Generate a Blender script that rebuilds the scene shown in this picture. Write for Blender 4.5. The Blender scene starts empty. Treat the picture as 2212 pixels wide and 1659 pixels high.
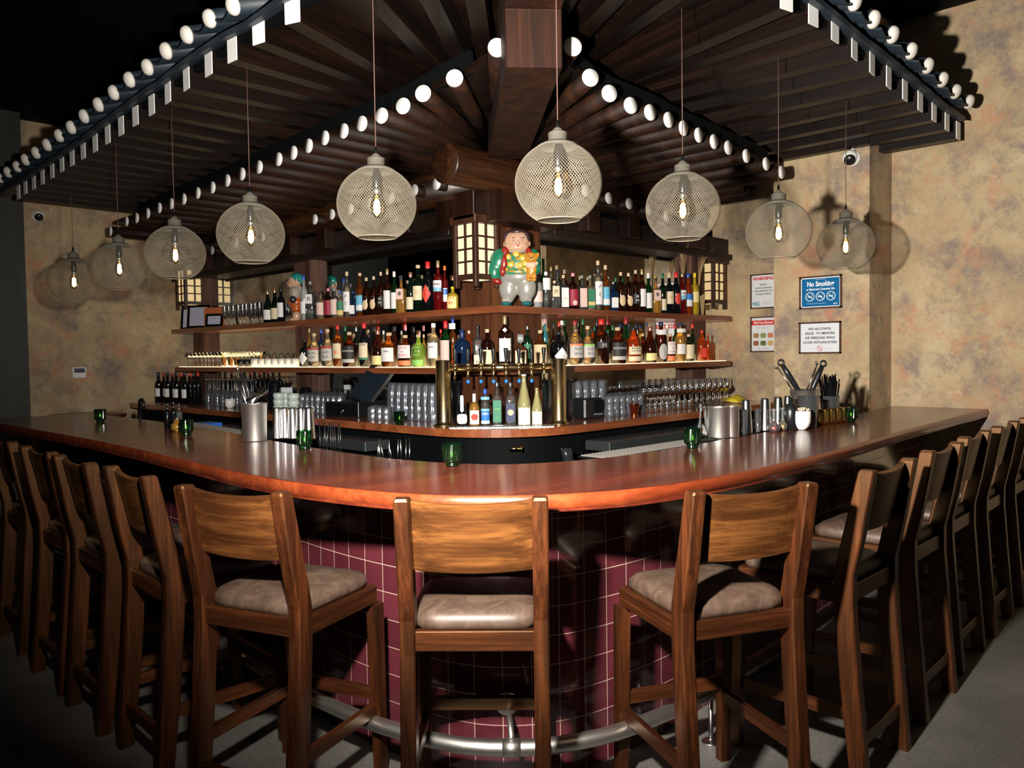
import bpy, math, random
from mathutils import Vector, Matrix
R=random.Random(7)
PI=math.pi
sc=bpy.context.scene
COL=sc.collection
# ------------------------------------------------------------------ camera
W,H_,FP=2212.,1659.,1748.
CAMP=Vector((-5.3*math.cos(math.radians(45.2)),-5.3*math.sin(math.radians(45.2)),1.49))
head=math.radians(44.4); pitch=-math.atan(64.5/FP); roll=0.014
CF=Vector((math.cos(head)*math.cos(pitch),math.sin(head)*math.cos(pitch),math.sin(pitch)))
r0=CF.cross(Vector((0,0,1))).normalized(); u0=r0.cross(CF)
CR=r0*math.cos(roll)-u0*math.sin(roll); CU=u0*math.cos(roll)+r0*math.sin(roll)
def on(x,y,ax,val):
    """point of the photograph (x,y) on the building plane ax=val"""
    r=CF+CR*((x-1106)/FP)-CU*((y-829.5)/FP)
    if ax=='D': t=(val-(CAMP.x+CAMP.y))/(r.x+r.y)
    else:
        i='XYZ'.index(ax); t=(val-CAMP[i])/r[i]
    return CAMP+r*t
def dist(p): return (p-CAMP).dot(CF)
cam=bpy.data.cameras.new('camera'); camo=bpy.data.objects.new('camera',cam); COL.objects.link(camo)
cam.sensor_width=36; cam.lens=FP/W*36; cam.clip_start=.05
M=Matrix((( CR.x,CU.x,-CF.x),(CR.y,CU.y,-CF.y),(CR.z,CU.z,-CF.z))).to_4x4(); M.translation=CAMP
camo.matrix_world=M; sc.camera=camo
sc.view_settings.view_transform='Standard'; sc.view_settings.look='None'; sc.view_settings.gamma=1
sc.view_settings.exposure=0.0
# ------------------------------------------------------------------ materials
def nt(name):
    m=bpy.data.materials.new(name); m.use_nodes=True; t=m.node_tree; t.nodes.clear()
    o=t.nodes.new('ShaderNodeOutputMaterial'); return m,t,o
def N(t,ty,**k):
    n=t.nodes.new(ty)
    for a,b in k.items():
        if a in n.inputs: n.inputs[a].default_value=b
        else: setattr(n,a,b)
    return n
def c4(c): return (c[0],c[1],c[2],1)
_mc={}
def PM(name,col,rough=.5,metal=0,coat=0,emit=0,emitc=None,spec=.5):
    if name in _mc: return _mc[name]
    m,t,o=nt(name); p=N(t,'ShaderNodeBsdfPrincipled')
    nz=N(t,'ShaderNodeTexNoise',Scale=35.0,Detail=3.0); hs=N(t,'ShaderNodeMixRGB',blend_type='MULTIPLY'); hs.inputs[0].default_value=.25
    hs.inputs[1].default_value=c4(col); t.links.new(nz.outputs['Fac'],hs.inputs[2]); 
    mx=N(t,'ShaderNodeMixRGB'); mx.inputs[0].default_value=.5; mx.inputs[1].default_value=c4(col)
    t.links.new(hs.outputs[0],mx.inputs[2]); t.links.new(mx.outputs[0],p.inputs['Base Color'])
    p.inputs['Roughness'].default_value=rough; p.inputs['Metallic'].default_value=metal
    p.inputs['Coat Weight'].default_value=coat; p.inputs['Specular IOR Level'].default_value=spec
    if emit:
        p.inputs['Emission Color'].default_value=c4(emitc or col); p.inputs['Emission Strength'].default_value=emit
    t.links.new(p.outputs[0],o.inputs[0]); _mc[name]=m; return m
def glass(name,tint,dif=.06,difc=None,rough=.07,ior=1.75):
    """thin glass: tinted see-through, a little scattering, fresnel gloss"""
    if name in _mc: return _mc[name]
    m,t,o=nt(name)
    tr=N(t,'ShaderNodeBsdfTransparent',Color=c4(tint)); df=N(t,'ShaderNodeBsdfDiffuse',Color=c4(difc or tint))
    gl=N(t,'ShaderNodeBsdfGlossy',Roughness=rough); fr=N(t,'ShaderNodeFresnel',IOR=ior)
    a=N(t,'ShaderNodeMixShader'); a.inputs[0].default_value=dif; b=N(t,'ShaderNodeMixShader')
    t.links.new(tr.outputs[0],a.inputs[1]); t.links.new(df.outputs[0],a.inputs[2])
    t.links.new(fr.outputs[0],b.inputs[0]); t.links.new(a.outputs[0],b.inputs[1]); t.links.new(gl.outputs[0],b.inputs[2])
    t.links.new(b.outputs[0],o.inputs[0]); _mc[name]=m; return m
def ramp(t,fac,stops):
    r=N(t,'ShaderNodeValToRGB'); e=r.color_ramp.elements
    while len(e)<len(stops): e.new(.5)
    for i,(p,c) in enumerate(stops): e[i].position=p; e[i].color=c4(c)
    t.links.new(fac,r.inputs[0]); return r
def wood(name,axis,cols,rough=.35,coat=0.,sc_=1.,bump=.15,world=False,coord='Object',crough=.1,spec=.5,tint=None):
    m,t,o=nt(name); p=N(t,'ShaderNodeBsdfPrincipled',Roughness=rough); p.inputs['Specular IOR Level'].default_value=spec
    if tint: p.inputs['Specular Tint'].default_value=c4(tint)
    tc=N(t,'ShaderNodeTexCoord'); oi=N(t,'ShaderNodeObjectInfo')
    add=N(t,'ShaderNodeVectorMath',operation='ADD')
    mul=N(t,'ShaderNodeVectorMath',operation='SCALE'); mul.inputs['Scale'].default_value=7.
    cmb=N(t,'ShaderNodeCombineXYZ')
    for i in range(3): t.links.new(oi.outputs['Random'],cmb.inputs[i])
    t.links.new(cmb.outputs[0],mul.inputs[0])
    t.links.new(tc.outputs[coord],add.inputs[0])
    if not world: t.links.new(mul.outputs[0],add.inputs[1])
    mp=N(t,'ShaderNodeMapping'); s=[14*sc_]*3; s['XYZ'.index(axis)]=1.2*sc_; mp.inputs['Scale'].default_value=s
    t.links.new(add.outputs[0],mp.inputs[0])
    n1=N(t,'ShaderNodeTexNoise',Scale=1.6,Detail=6.,Roughness=.6,Distortion=.4); t.links.new(mp.outputs[0],n1.inputs['Vector'])
    mp2=N(t,'ShaderNodeMapping'); s=[90*sc_]*3; s['XYZ'.index(axis)]=3.*sc_; mp2.inputs['Scale'].default_value=s
    t.links.new(add.outputs[0],mp2.inputs[0])
    n2=N(t,'ShaderNodeTexNoise',Scale=1.5,Detail=4.); t.links.new(mp2.outputs[0],n2.inputs['Vector'])
    mx=N(t,'ShaderNodeMixRGB'); mx.inputs[0].default_value=.3
    t.links.new(n1.outputs['Fac'],mx.inputs[1]); t.links.new(n2.outputs['Fac'],mx.inputs[2])
    rp=ramp(t,mx.outputs[0],[(.34,cols[0]),(.5,cols[1]),(.64,cols[2])])
    t.links.new(rp.outputs[0],p.inputs['Base Color'])
    bp=N(t,'ShaderNodeBump',Strength=bump,Distance=.002); t.links.new(mx.outputs[0],bp.inputs['Height']); t.links.new(bp.outputs[0],p.inputs['Normal'])
    p.inputs['Coat Weight'].default_value=coat; p.inputs['Coat Roughness'].default_value=crough
    t.links.new(p.outputs[0],o.inputs[0]); return m
CH=[(.009,.0025,.0012),(.028,.0075,.0026),(.068,.019,.006)]
WZ=wood('stool_wood_upright','Z',CH,.4,spec=.8,tint=(1,.62,.32)); WX=wood('stool_wood_across','X',CH,.4,spec=.8,tint=(1,.62,.32)); WY=wood('stool_wood_lengthwise','Y',CH,.4,spec=.8,tint=(1,.62,.32))
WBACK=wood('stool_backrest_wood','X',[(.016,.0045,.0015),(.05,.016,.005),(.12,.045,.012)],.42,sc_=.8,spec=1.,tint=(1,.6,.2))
DK=[(.004,.0015,.001),(.01,.004,.002),(.02,.0075,.0035)]
DX=wood('dark_timber_x','X',DK,.5,sc_=.5); DY=wood('dark_timber_y','Y',DK,.5,sc_=.5); DZ=wood('dark_timber_z','Z',[(.005,.0018,.001),(.014,.0047,.002),(.028,.0095,.0035)],.35,sc_=.5)
DL=wood('dark_timber_long','X',[(.0015,.0007,.0005),(.005,.002,.001),(.012,.0045,.002)],.42,sc_=.5,spec=.35)
SHX=wood('shelf_wood','X',[(.1,.028,.012),(.19,.055,.022),(.27,.085,.032)],.3,sc_=.6,coat=.3)
SHY=wood('shelf_wood_lengthwise','Y',[(.1,.028,.012),(.19,.055,.022),(.27,.085,.032)],.3,sc_=.6,coat=.3)
TOPM=wood('bar_top_wood','X',[(.045,.007,.0035),(.085,.013,.006),(.14,.024,.009)],.35,spec=.3,coat=.55,sc_=.35,world=True,bump=.03,crough=.13)
EDGE=wood('bar_edge_wood','X',[(.09,.013,.0045),(.16,.028,.008),(.23,.046,.012)],.3,coat=.5,sc_=.4,world=True,bump=.35)
WHITE=PM('white_paint',(.8,.8,.78),.6); PLAST=PM('white_plaster',(.74,.7,.64),.8)
BLACK=PM('black_paint',(.0022,.003,.0034),.7,spec=.08); BLK2=PM('black_plastic',(.009,.01,.012),.3)
SLATE=PM('slate_tile',(.012,.022,.033),.55)
STEEL=PM('brushed_steel',(.66,.64,.6),.42,1); CHROME=PM('polished_steel',(.75,.75,.75),.2,1); BRASS=PM('brass',(.85,.62,.28),.22,1)
BRZ=PM('polished_brass_tube',(.62,.48,.27),.24,1); COPPER=PM('copper',(.8,.35,.2),.2,1)
BLUEP=PM('blue_plastic',(.02,.22,.7),.35); CERAM=PM('white_ceramic',(.8,.8,.77),.2,coat=.6)
GOLD=PM('gold_metal',(.75,.5,.15),.25,1)
def plaster(name='mottled_plaster'):
    m,t,o=nt(name); p=N(t,'ShaderNodeBsdfPrincipled',Roughness=.75); g=N(t,'ShaderNodeNewGeometry')
    def nz(s,d,off=0,rg=.6):
        mp=N(t,'ShaderNodeMapping'); mp.inputs['Location'].default_value=(off,off*2,off*3); t.links.new(g.outputs['Position'],mp.inputs[0])
        n=N(t,'ShaderNodeTexNoise',Scale=s,Detail=d,Roughness=rg,Distortion=.15); t.links.new(mp.outputs[0],n.inputs['Vector']); return n.outputs['Fac']
    base=ramp(t,nz(3.,9,0,.7),[(.3,(.3,.215,.125)),(.52,(.43,.325,.185)),(.72,(.52,.42,.265))]).outputs[0]
    def lay(prev,fac,a,b,col,amt):
        r=N(t,'ShaderNodeMapRange'); r.inputs[1].default_value=a; r.inputs[2].default_value=b; r.inputs[4].default_value=amt
        t.links.new(fac,r.inputs[0]); mx=N(t,'ShaderNodeMixRGB'); mx.inputs[2].default_value=c4(col)
        t.links.new(r.outputs[0],mx.inputs[0]); t.links.new(prev,mx.inputs[1]); return mx.outputs[0]
    c=lay(base,nz(3.0,10,3.1,.8),.48,.62,(.16,.13,.13),.8)
    c=lay(c,nz(3.6,10,9.7,.8),.52,.64,(.5,.19,.1),.65)
    c=lay(c,nz(6,8,17.3,.75),.64,.74,(.7,.62,.5),.7)
    c=lay(c,nz(30,4,1.3),.55,.75,(.25,.2,.14),.25)
    t.links.new(c,p.inputs['Base Color']); b=N(t,'ShaderNodeBump',Strength=.25,Distance=.01); t.links.new(nz(14,8,2.),b.inputs['Height']); t.links.new(b.outputs[0],p.inputs['Normal'])
    t.links.new(p.outputs[0],o.inputs[0]); return m
PLA=plaster()
def concrete():
    m,t,o=nt('polished_concrete'); p=N(t,'ShaderNodeBsdfPrincipled',Roughness=.55); g=N(t,'ShaderNodeNewGeometry')
    n=N(t,'ShaderNodeTexNoise',Scale=1.3,Detail=9.,Roughness=.65); t.links.new(g.outputs['Position'],n.inputs['Vector'])
    n2=N(t,'ShaderNodeTexNoise',Scale=60.,Detail=4.); t.links.new(g.outputs['Position'],n2.inputs['Vector'])
    mx=N(t,'ShaderNodeMixRGB'); mx.inputs[0].default_value=.3; t.links.new(n.outputs['Fac'],mx.inputs[1]); t.links.new(n2.outputs['Fac'],mx.inputs[2])
    r=ramp(t,mx.outputs[0],[(.3,(.06,.058,.052)),(.5,(.11,.105,.094)),(.7,(.17,.16,.145))]); t.links.new(r.outputs[0],p.inputs['Base Color'])
    b=N(t,'ShaderNodeBump',Strength=.15,Distance=.004); t.links.new(n2.outputs['Fac'],b.inputs['Height']); t.links.new(b.outputs[0],p.inputs['Normal'])
    t.links.new(p.outputs[0],o.inputs[0]); return m
CONC=concrete()
def tiles():
    m,t,o=nt('maroon_glazed_tile'); p=N(t,'ShaderNodeBsdfPrincipled',Roughness=.13); p.inputs['Coat Weight'].default_value=.6
    uv=N(t,'ShaderNodeUVMap'); br=N(t,'ShaderNodeTexBrick',Scale=1.); br.offset=0; br.squash=1
    br.inputs['Brick Width'].default_value=.103; br.inputs['Row Height'].default_value=.103; br.inputs['Mortar Size'].default_value=.0016; br.inputs['Mortar Smooth'].default_value=.3
    br.inputs['Color1'].default_value=(.06,.011,.016,1); br.inputs['Color2'].default_value=(.088,.017,.024,1); br.inputs['Mortar'].default_value=(.42,.3,.24,1)
    t.links.new(uv.outputs[0],br.inputs['Vector']); t.links.new(br.outputs['Color'],p.inputs['Base Color'])
    n=N(t,'ShaderNodeTexNoise',Scale=12.,Detail=4.); t.links.new(uv.outputs[0],n.inputs['Vector'])
    sb=N(t,'ShaderNodeMath',operation='MULTIPLY_ADD'); sb.inputs[1].default_value=-1.; t.links.new(br.outputs['Fac'],sb.inputs[0]); t.links.new(n.outputs['Fac'],sb.inputs[2])
    b=N(t,'ShaderNodeBump',Strength=.35,Distance=.003); t.links.new(sb.outputs[0],b.inputs['Height']); t.links.new(b.outputs[0],p.inputs['Normal'])
    mr=N(t,'ShaderNodeMapRange'); mr.inputs[3].default_value=.13; mr.inputs[4].default_value=.8; t.links.new(br.outputs['Fac'],mr.inputs[0]); t.links.new(mr.outputs[0],p.inputs['Roughness'])
    t.links.new(p.outputs[0],o.inputs[0]); return m
TILE=tiles()
def leather():
    m,t,o=nt('taupe_leather'); p=N(t,'ShaderNodeBsdfPrincipled',Roughness=.5); tc=N(t,'ShaderNodeTexCoord'); oi=N(t,'ShaderNodeObjectInfo')
    ad=N(t,'ShaderNodeVectorMath',operation='ADD'); t.links.new(tc.outputs['Object'],ad.inputs[0]); cb=N(t,'ShaderNodeCombineXYZ')
    t.links.new(oi.outputs['Random'],cb.inputs[0]); sm=N(t,'ShaderNodeVectorMath',operation='SCALE'); sm.inputs['Scale'].default_value=9; t.links.new(cb.outputs[0],sm.inputs[0]); t.links.new(sm.outputs[0],ad.inputs[1])
    n=N(t,'ShaderNodeTexNoise',Scale=11.,Detail=8.,Roughness=.7,Distortion=1.2); t.links.new(ad.outputs[0],n.inputs['Vector'])
    r=ramp(t,n.outputs['Fac'],[(.3,(.036,.021,.014)),(.5,(.062,.038,.026)),(.7,(.1,.065,.045))]); t.links.new(r.outputs[0],p.inputs['Base Color'])
    b=N(t,'ShaderNodeBump',Strength=.1,Distance=.002); t.links.new(n.outputs['Fac'],b.inputs['Height']); t.links.new(b.outputs[0],p.inputs['Normal'])
    t.links.new(p.outputs[0],o.inputs[0]); return m
LEATHER=leather()
def mirror():
    m,t,o=nt('mirror_glass'); p=N(t,'ShaderNodeBsdfPrincipled',Roughness=.0,Metallic=1.); p.inputs['Base Color'].default_value=(.82,.84,.83,1)
    t.links.new(p.outputs[0],o.inputs[0]); return m
MIRROR=mirror()
def emis(name,col,s):
    if name in _mc: return _mc[name]
    m,t,o=nt(name); e=N(t,'ShaderNodeEmission',Color=c4(col),Strength=s); t.links.new(e.outputs[0],o.inputs[0]); _mc[name]=m; return m
G={'clear':glass('clear_glass',(.97,.985,.98),.03,(.8,.85,.85)),
 'frost':glass('cloudy_glass',(.9,.93,.93),.35,(.6,.62,.62)),
 'amber':glass('amber_spirit',(.75,.36,.1),.16,(.34,.1,.018)),
 'dkamber':glass('dark_amber_spirit',(.38,.12,.04),.13,(.07,.018,.007)),
 'gold':glass('golden_spirit',(.95,.7,.25),.2,(.8,.45,.1)),
 'pale':glass('pale_spirit',(.97,.88,.7),.12,(.8,.65,.4)),
 'green':glass('green_glass',(.1,.4,.13),.15,(.006,.08,.018)),
 'dkgreen':glass('dark_green_glass',(.03,.12,.05),.3,(.004,.02,.01)),
 'black':glass('black_glass',(.01,.012,.015),.5,(.006,.008,.011)),
 'navy':glass('navy_glass',(.01,.03,.12),.6,(.008,.025,.08)),
 'red':glass('red_liqueur',(.6,.03,.04),.25,(.28,.01,.014)),
 'orange':glass('orange_liqueur',(.9,.25,.05),.28,(.5,.075,.01)),
 'yellow':glass('yellow_liqueur',(.95,.8,.1),.4,(.8,.55,.04)),
 'lime':glass('lime_glass',(.6,.8,.25),.35,(.3,.5,.08)),
 'aqua':glass('aqua_glass',(.3,.7,.75),.3,(.1,.45,.5)),
 'straw':glass('straw_wine',(.9,.9,.55),.45,(.55,.52,.25)),
 'votive':glass('green_ribbed_glass',(.16,.42,.2),.2,(.003,.022,.009)),
 'wine':glass('red_wine',(.3,.02,.03),.4,(.06,.004,.006))}
TALLOW=glass('amber_tumbler',(.95,.6,.25),.15,(.8,.4,.1))
# ------------------------------------------------------------------ mesh builder
class MB:
    def __init__(s): s.v=[]; s.f=[]; s.sm=[]; s.uv={}
    def add(s,vs,fs,smooth=False,M=None):
        n=len(s.v)
        s.v+=[(M@Vector(v)) if M else Vector(v) for v in vs]
        s.f+=[tuple(i+n for i in f) for f in fs]; s.sm+=[smooth]*len(fs); return s
    def box(s,a,b,M=None,bev=0):
        x0,y0,z0=a; x1,y1,z1=b
        if bev<=0:
            return s.add([(x0,y0,z0),(x1,y0,z0),(x1,y1,z0),(x0,y1,z0),(x0,y0,z1),(x1,y0,z1),(x1,y1,z1),(x0,y1,z1)],
              [(0,3,2,1),(4,5,6,7),(0,1,5,4),(1,2,6,5),(2,3,7,6),(3,0,4,7)],M=M)
        e=bev; rings=[]
        def ring(z,i): return [(x0+i+(0),y0+i,z),(x1-i,y0+i,z),(x1-i,y1-i,z),(x0+i,y1-i,z)]
        def oct(z,i):
            k=e*.9 if i==0 else e*.9
            return [(x0+k+i*0,y0+i,z),(x1-k,y0+i,z),(x1-i,y0+k,z),(x1-i,y1-k,z),(x1-k,y1-i,z),(x0+k,y1-i,z),(x0+i,y1-k,z),(x0+i,y0+k,z)]
        vs=oct(z0,e*.9)+oct(z0+e,0)+oct(z1-e,0)+oct(z1,e*.9); fs=[tuple(range(7,-1,-1)),tuple(range(24,32))]
        for q in range(3):
            for i in range(8): fs.append((q*8+i,q*8+(i+1)%8,q*8+8+(i+1)%8,q*8+8+i))
        return s.add(vs,fs,M=M)
    def lathe(s,prof,n=24,M=None,smooth=True,cap0=True,cap1=True,close=False):
        """prof: (r,z) or (r,z,pow)"""
        vs=[];fs=[]
        for p in prof:
            r,z=p[0],p[1]; k=p[2] if len(p)>2 else 2
            for i in range(n):
                a=2*PI*i/n+(PI/n if k>2 else 0); c,d=math.cos(a),math.sin(a)
                q=r if k==2 else r/((abs(c)**k+abs(d)**k)**(1/k))
                vs.append((q*c,q*d,z))
        m=len(prof)
        for j in range(m-1):
            for i in range(n): fs.append((j*n+i,j*n+(i+1)%n,(j+1)*n+(i+1)%n,(j+1)*n+i))
        if cap0: fs.append(tuple(range(n-1,-1,-1)))
        if cap1: fs.append(tuple(range((m-1)*n,m*n)))
        return s.add(vs,fs,smooth,M)
    def cyl(s,p,q,r,r2=None,n=16,smooth=True,caps=True):
        p=Vector(p);q=Vector(q);d=q-p; M=Matrix.Translation(p)@d.to_track_quat('Z','Y').to_matrix().to_4x4()
        return s.lathe([(r,0),(r if r2 is None else r2,d.length)],n,M,smooth,caps,caps)
    def tube(s,pts,r,n=8,closed=False):
        pts=[Vector(p) for p in pts]; vs=[];fs=[]; m=len(pts); up=None
        for i,p in enumerate(pts):
            a=pts[i-1] if (i or closed) else p; b=pts[(i+1)%m] if (i<m-1 or closed) else p
            t=(b-a).normalized()
            if up is None: up=t.orthogonal().normalized()
            up=(up-t*up.dot(t)).normalized(); w=t.cross(up)
            rr=r[i] if isinstance(r,(list,tuple)) else r
            for k in range(n):
                an=2*PI*k/n; vs.append(p+up*math.cos(an)*rr+w*math.sin(an)*rr)
        for i in range(m if closed else m-1):
            j=(i+1)%m
            for k in range(n): fs.append((i*n+k,i*n+(k+1)%n,j*n+(k+1)%n,j*n+k))
        if not closed: fs+= [tuple(range(n-1,-1,-1)),tuple(range((m-1)*n,m*n))]
        return s.add(vs,fs,True)
    def ell(s,c,r,rot=None,n=20,m=12):
        M=Matrix.Translation(Vector(c))
        if rot: M=M@Matrix.Rotation(rot[0],4,'X')@Matrix.Rotation(rot[1],4,'Y')@Matrix.Rotation(rot[2],4,'Z')
        M=M@Matrix.Diagonal((r[0],r[1],r[2],1))
        pr=[(math.sin(PI*i/m),-math.cos(PI*i/m)) for i in range(m+1)]; pr[0]=(.02,-1);pr[-1]=(.02,1)
        return s.lathe(pr,n,M)
    def loft(s,rings,smooth=False,caps=True):
        n=len(rings[0]); vs=[v for r in rings for v in r]; fs=[]
        for j in range(len(rings)-1):
            for i in range(n): fs.append((j*n+i,j*n+(i+1)%n,(j+1)*n+(i+1)%n,(j+1)*n+i))
        if caps: fs+=[tuple(range(n-1,-1,-1)),tuple(range((len(rings)-1)*n,len(rings)*n))]
        return s.add(vs,fs,smooth)
    def mesh(s,name,mat):
        me=bpy.data.meshes.new(name); me.from_pydata([tuple(v) for v in s.v],[],s.f); me.update()
        me.polygons.foreach_set('use_smooth',s.sm)
        if mat: me.materials.append(mat)
        return me
def P(name,mb,mat,parent=None,loc=None,rot=None,smooth_angle=None):
    me=mb.mesh(name,mat) if isinstance(mb,MB) else mb
    o=bpy.data.objects.new(name,me); COL.objects.link(o)
    if parent: o.parent=parent
    if loc is not None: o.location=loc
    if rot is not None: o.rotation_euler=rot
    return o
def tag(o,label=None,cat=None,group=None,kind=None):
    if label: o['label']=label
    if cat: o['category']=cat
    if group: o['group']=group
    if kind: o['kind']=kind
    return o
def thing(name,label,cat,loc=(0,0,0),rz=0,group=None):
    o=bpy.data.objects.new(name,None); COL.objects.link(o); o.location=loc; o.rotation_euler=(0,0,rz); o.empty_display_size=.05
    return tag(o,label,cat,group)
def kids(o): return [c for c in COL.objects if c.parent==o]
def dup(root,loc,rz=None,label=None,group=None,scale=None):
    def cp(o,par):
        c=o.copy(); COL.objects.link(c); c.parent=par
        for ch in KC.get(o.name,[]): cp(ch,c)
        return c
    r=cp(root,None); r.location=loc
    if rz is not None: r.rotation_euler=(0,0,rz)
    if label: r['label']=label
    if group: r['group']=group
    if scale: r.scale=scale
    return r
KC={}
def snap(root):
    """remember a thing's tree for copying"""
    def rec(o):
        KC[o.name]=kids(o)
        for c in KC[o.name]: rec(c)
    rec(root); return root
def structure(name,mb,mat,label=None):
    o=P(name,mb,mat); o['kind']='structure'; return o
ORD=['first','second','third','fourth','fifth','sixth','seventh','eighth','ninth','tenth','eleventh','twelfth','thirteenth','fourteenth','fifteenth','sixteenth','seventeenth','eighteenth','nineteenth','twentieth','twenty-first','twenty-second','twenty-third']
# text as mesh
_tx={}
def text_mb(s,size,depth=.0006,bold=0.,align='CENTER',sp=1.):
    c=bpy.data.curves.new('t','FONT'); c.body=s; c.size=size; c.align_x=align; c.align_y='CENTER'; c.offset=bold*size; c.resolution_u=2; c.space_character=sp
    o=bpy.data.objects.new('t',c); COL.objects.link(o)
    dg=bpy.context.evaluated_depsgraph_get(); me=bpy.data.meshes.new_from_object(o.evaluated_get(dg))
    vs=[v.co.copy() for v in me.vertices]; fs=[tuple(p.vertices) for p in me.polygons]
    bpy.data.objects.remove(o); bpy.data.curves.remove(c); bpy.data.meshes.remove(me)
    return vs,fs
def letters(parent,lines,mat,r=None,y=0,name='lettering',sx=1.):
    """lines: (text,size,x,z,bold); on the plane local y=-y, or bent round radius r"""
    mb=MB()
    for s,size,x,z,b in lines:
        vs,fs=text_mb(s,size,bold=b)
        out=[]
        for v in vs:
            X=v.x*sx+x; Z=v.y+z
            if r: a=X/r; out.append((r*math.sin(a),-r*math.cos(a),Z))
            else: out.append((X,-y,Z))
        mb.add(out,fs)
    return P(name,mb,mat,parent)
def patch(r,z0,z1,half,M=None,n=10,sq=False,off=.0008):
    mb=MB(); vs=[];fs=[]
    for i in range(n+1):
        a=-half+2*half*i/n
        if sq: x,y=(r*math.sin(half))*(2*i/n-1),-(r+off)
        else: x,y=(r+off)*math.sin(a),-(r+off)*math.cos(a)
        vs+=[(x,y,z0),(x,y,z1)]
    for i in range(n): fs.append((2*i,2*i+2,2*i+3,2*i+1))
    return mb.add(vs,fs,not sq)
def emblem(r,cx,cz,w,h,k=2,n=20,sq=False,off=.0012,rot=0):
    """disc (k=2), rounded box (k=6) or diamond (k=1) patch"""
    vs=[];X0=[]
    for i in range(n):
        a=2*PI*i/n; c,d=math.cos(a),math.sin(a); q=1/((abs(c)**k+abs(d)**k)**(1/k)); X0.append((cx+w/2*q*c,cz+h/2*q*d))
    for s_ in (.0,.5,1.):
        for x,z in X0:
            x=cx+(x-cx)*s_; z=cz+(z-cz)*s_
            if sq: vs.append((x,-(r+off),z))
            else: vs.append(((r+off)*math.sin(x/r),-(r+off)*math.cos(x/r),z))
    fs=[]
    for j in range(2):
        for i in range(n): fs.append((j*n+i,j*n+(i+1)%n,(j+1)*n+(i+1)%n,(j+1)*n+i))
    return MB().add(vs,fs,True)
# ================================================================== ROOM
structure('floor',MB().box((-9,-9,-.1),(6,8,0)),CONC)
structure('ceiling',MB().box((-9,-9,3.85),(6,8,3.95)),BLACK)
structure('wall_left',MB().box((-1.42,5.25,0),(.5,5.45,3.85)),PLA)
structure('wall_left_return',MB().box((-9,5.6,0),(-1.42,5.7,3.85)),BLACK)
structure('wall_right',MB().box((2.5,-9,0),(2.7,-1.58,3.85)),PLA)
structure('wall_right_pier',MB().box((2.08,-1.58,0),(3.3,-.87,3.85)),PLA)
structure('wall_right_recess',MB().box((3.15,-.87,0),(3.35,.9,3.85)),PLA)
structure('wall_behind_mirror_right',MB().box((.6,.33,0),(3.15,.45,3.85)),BLACK)
structure('wall_behind_mirror_left',MB().box((.33,.6,0),(.45,5.25,3.85)),BLACK)
structure('trim_dark_column',MB().box((-2.3,5.0,0),(-1.42,5.25,3.85)),wood('column_wood','Z',[(.012,.014,.012),(.02,.022,.018),(.03,.03,.025)],.5,sc_=.5))
# ------------------------------------------------------------------ roof canopy
def ease(pts):  # catmull-rom resample
    return pts
LX,RY=-1.75,-2.08
Lr,Rr=-1.0,-1.2
HB=Vector((-.16,-.26)); HD=(Vector((-1.138,-1.376))-HB)
# rafter feet px (bottom centre of the white end) on the left eave
sqL=[(632,50),(559,94.5),(502,133),(451,163),(403,194),(363,222),(328,248),(293,271),(262,292),(233,310),(206,328),(180,343),(156,358),(134,371),(113,385),(92,398),(73,409),(55,419),(40,430)]
sqR=[(1699,22),(1757,55),(1804,90),(1846,128),(1884,160),(1920,190),(1955,217),(1988,240),(2018,262),(2046,282),(2070,301)]
dL=[(982,169),(914,202),(871,229),(825,250),(782,267),(743,283),(702,298),(667,315),(634,330),(602,344),(560,361),(523,376),(491,390),(459,405),(427,417),(397,430),(370,440),(344,449),(319,461),(295,471),(273,478)]
dR=[(1275,168),(1316,202),(1362,228),(1404,243),(1444,259),(1476,277),(1509,292),(1542,306),(1573,319),(1612,337),(1655,354),(1688,372)]
def square_rafter(p,d,L,side,lab):
    """p: bottom centre of the end, d: direction inwards"""
    t=thing('square_rafter',lab,'rafter',p,0,'square rafters of the %s eave'%side)
    a=math.atan2(d.y,d.x); w=.042; h=.115
    P('beam',MB().box((.003,-w,0),(L,w,h)),DL,t,rot=(0,0,a))
    P('painted_end',MB().box((-.002,-w,0),(.003,w,h)),WHITE,t,rot=(0,0,a)); return t
def round_rafter(p,d,L,side,lab,r=.044):
    t=thing('round_rafter',lab,'rafter',p,0,'round rafters of the %s eave'%side)
    a=math.atan2(d.y,d.x); M=Matrix.Rotation(a,4,'Z')@Matrix.Rotation(PI/2,4,'Y')
    P('log',MB().lathe([(r,.003),(r,L)],20,M),DRF,t)
    P('painted_end',MB().lathe([(r*.98,-.004),(r*1.0,.003)],24,M),WHITE,t); return t
DRF=wood('rafter_timber','X',[(.003,.0011,.0006),(.011,.0035,.0012),(.027,.009,.0026)],.6,spec=.2,sc_=.5,coord='Object')
def fan(p,k,n,base):
    """rafters near the corner spread from the corner post"""
    f=max(0,1-k/n); f=f*f*(3-2*f)
    tgt=Vector((.3,.3)); r=Vector((tgt.x-p.x,tgt.y-p.y)).normalized()
    d=(base*(1-f)+r*f).normalized(); return Vector((d.x,d.y,0))
for i,(x,y) in enumerate(sqL):
    p=on(x,y,'X',LX); d=fan(p,i,7,Vector((1,0))); L=1.55 if i>3 else 1.3
    square_rafter(p,d,L if i>5 else 1.5,'left','square white-ended rafter of the left eave, %s out from the hip beam'%ORD[i])
for i,(x,y) in enumerate(sqR):
    p=on(x,y,'Y',RY); d=fan(p,i,7,Vector((0,1)))
    square_rafter(p,d,1.5,'right','square white-ended rafter of the right eave, %s out from the frame top'%ORD[i])
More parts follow.
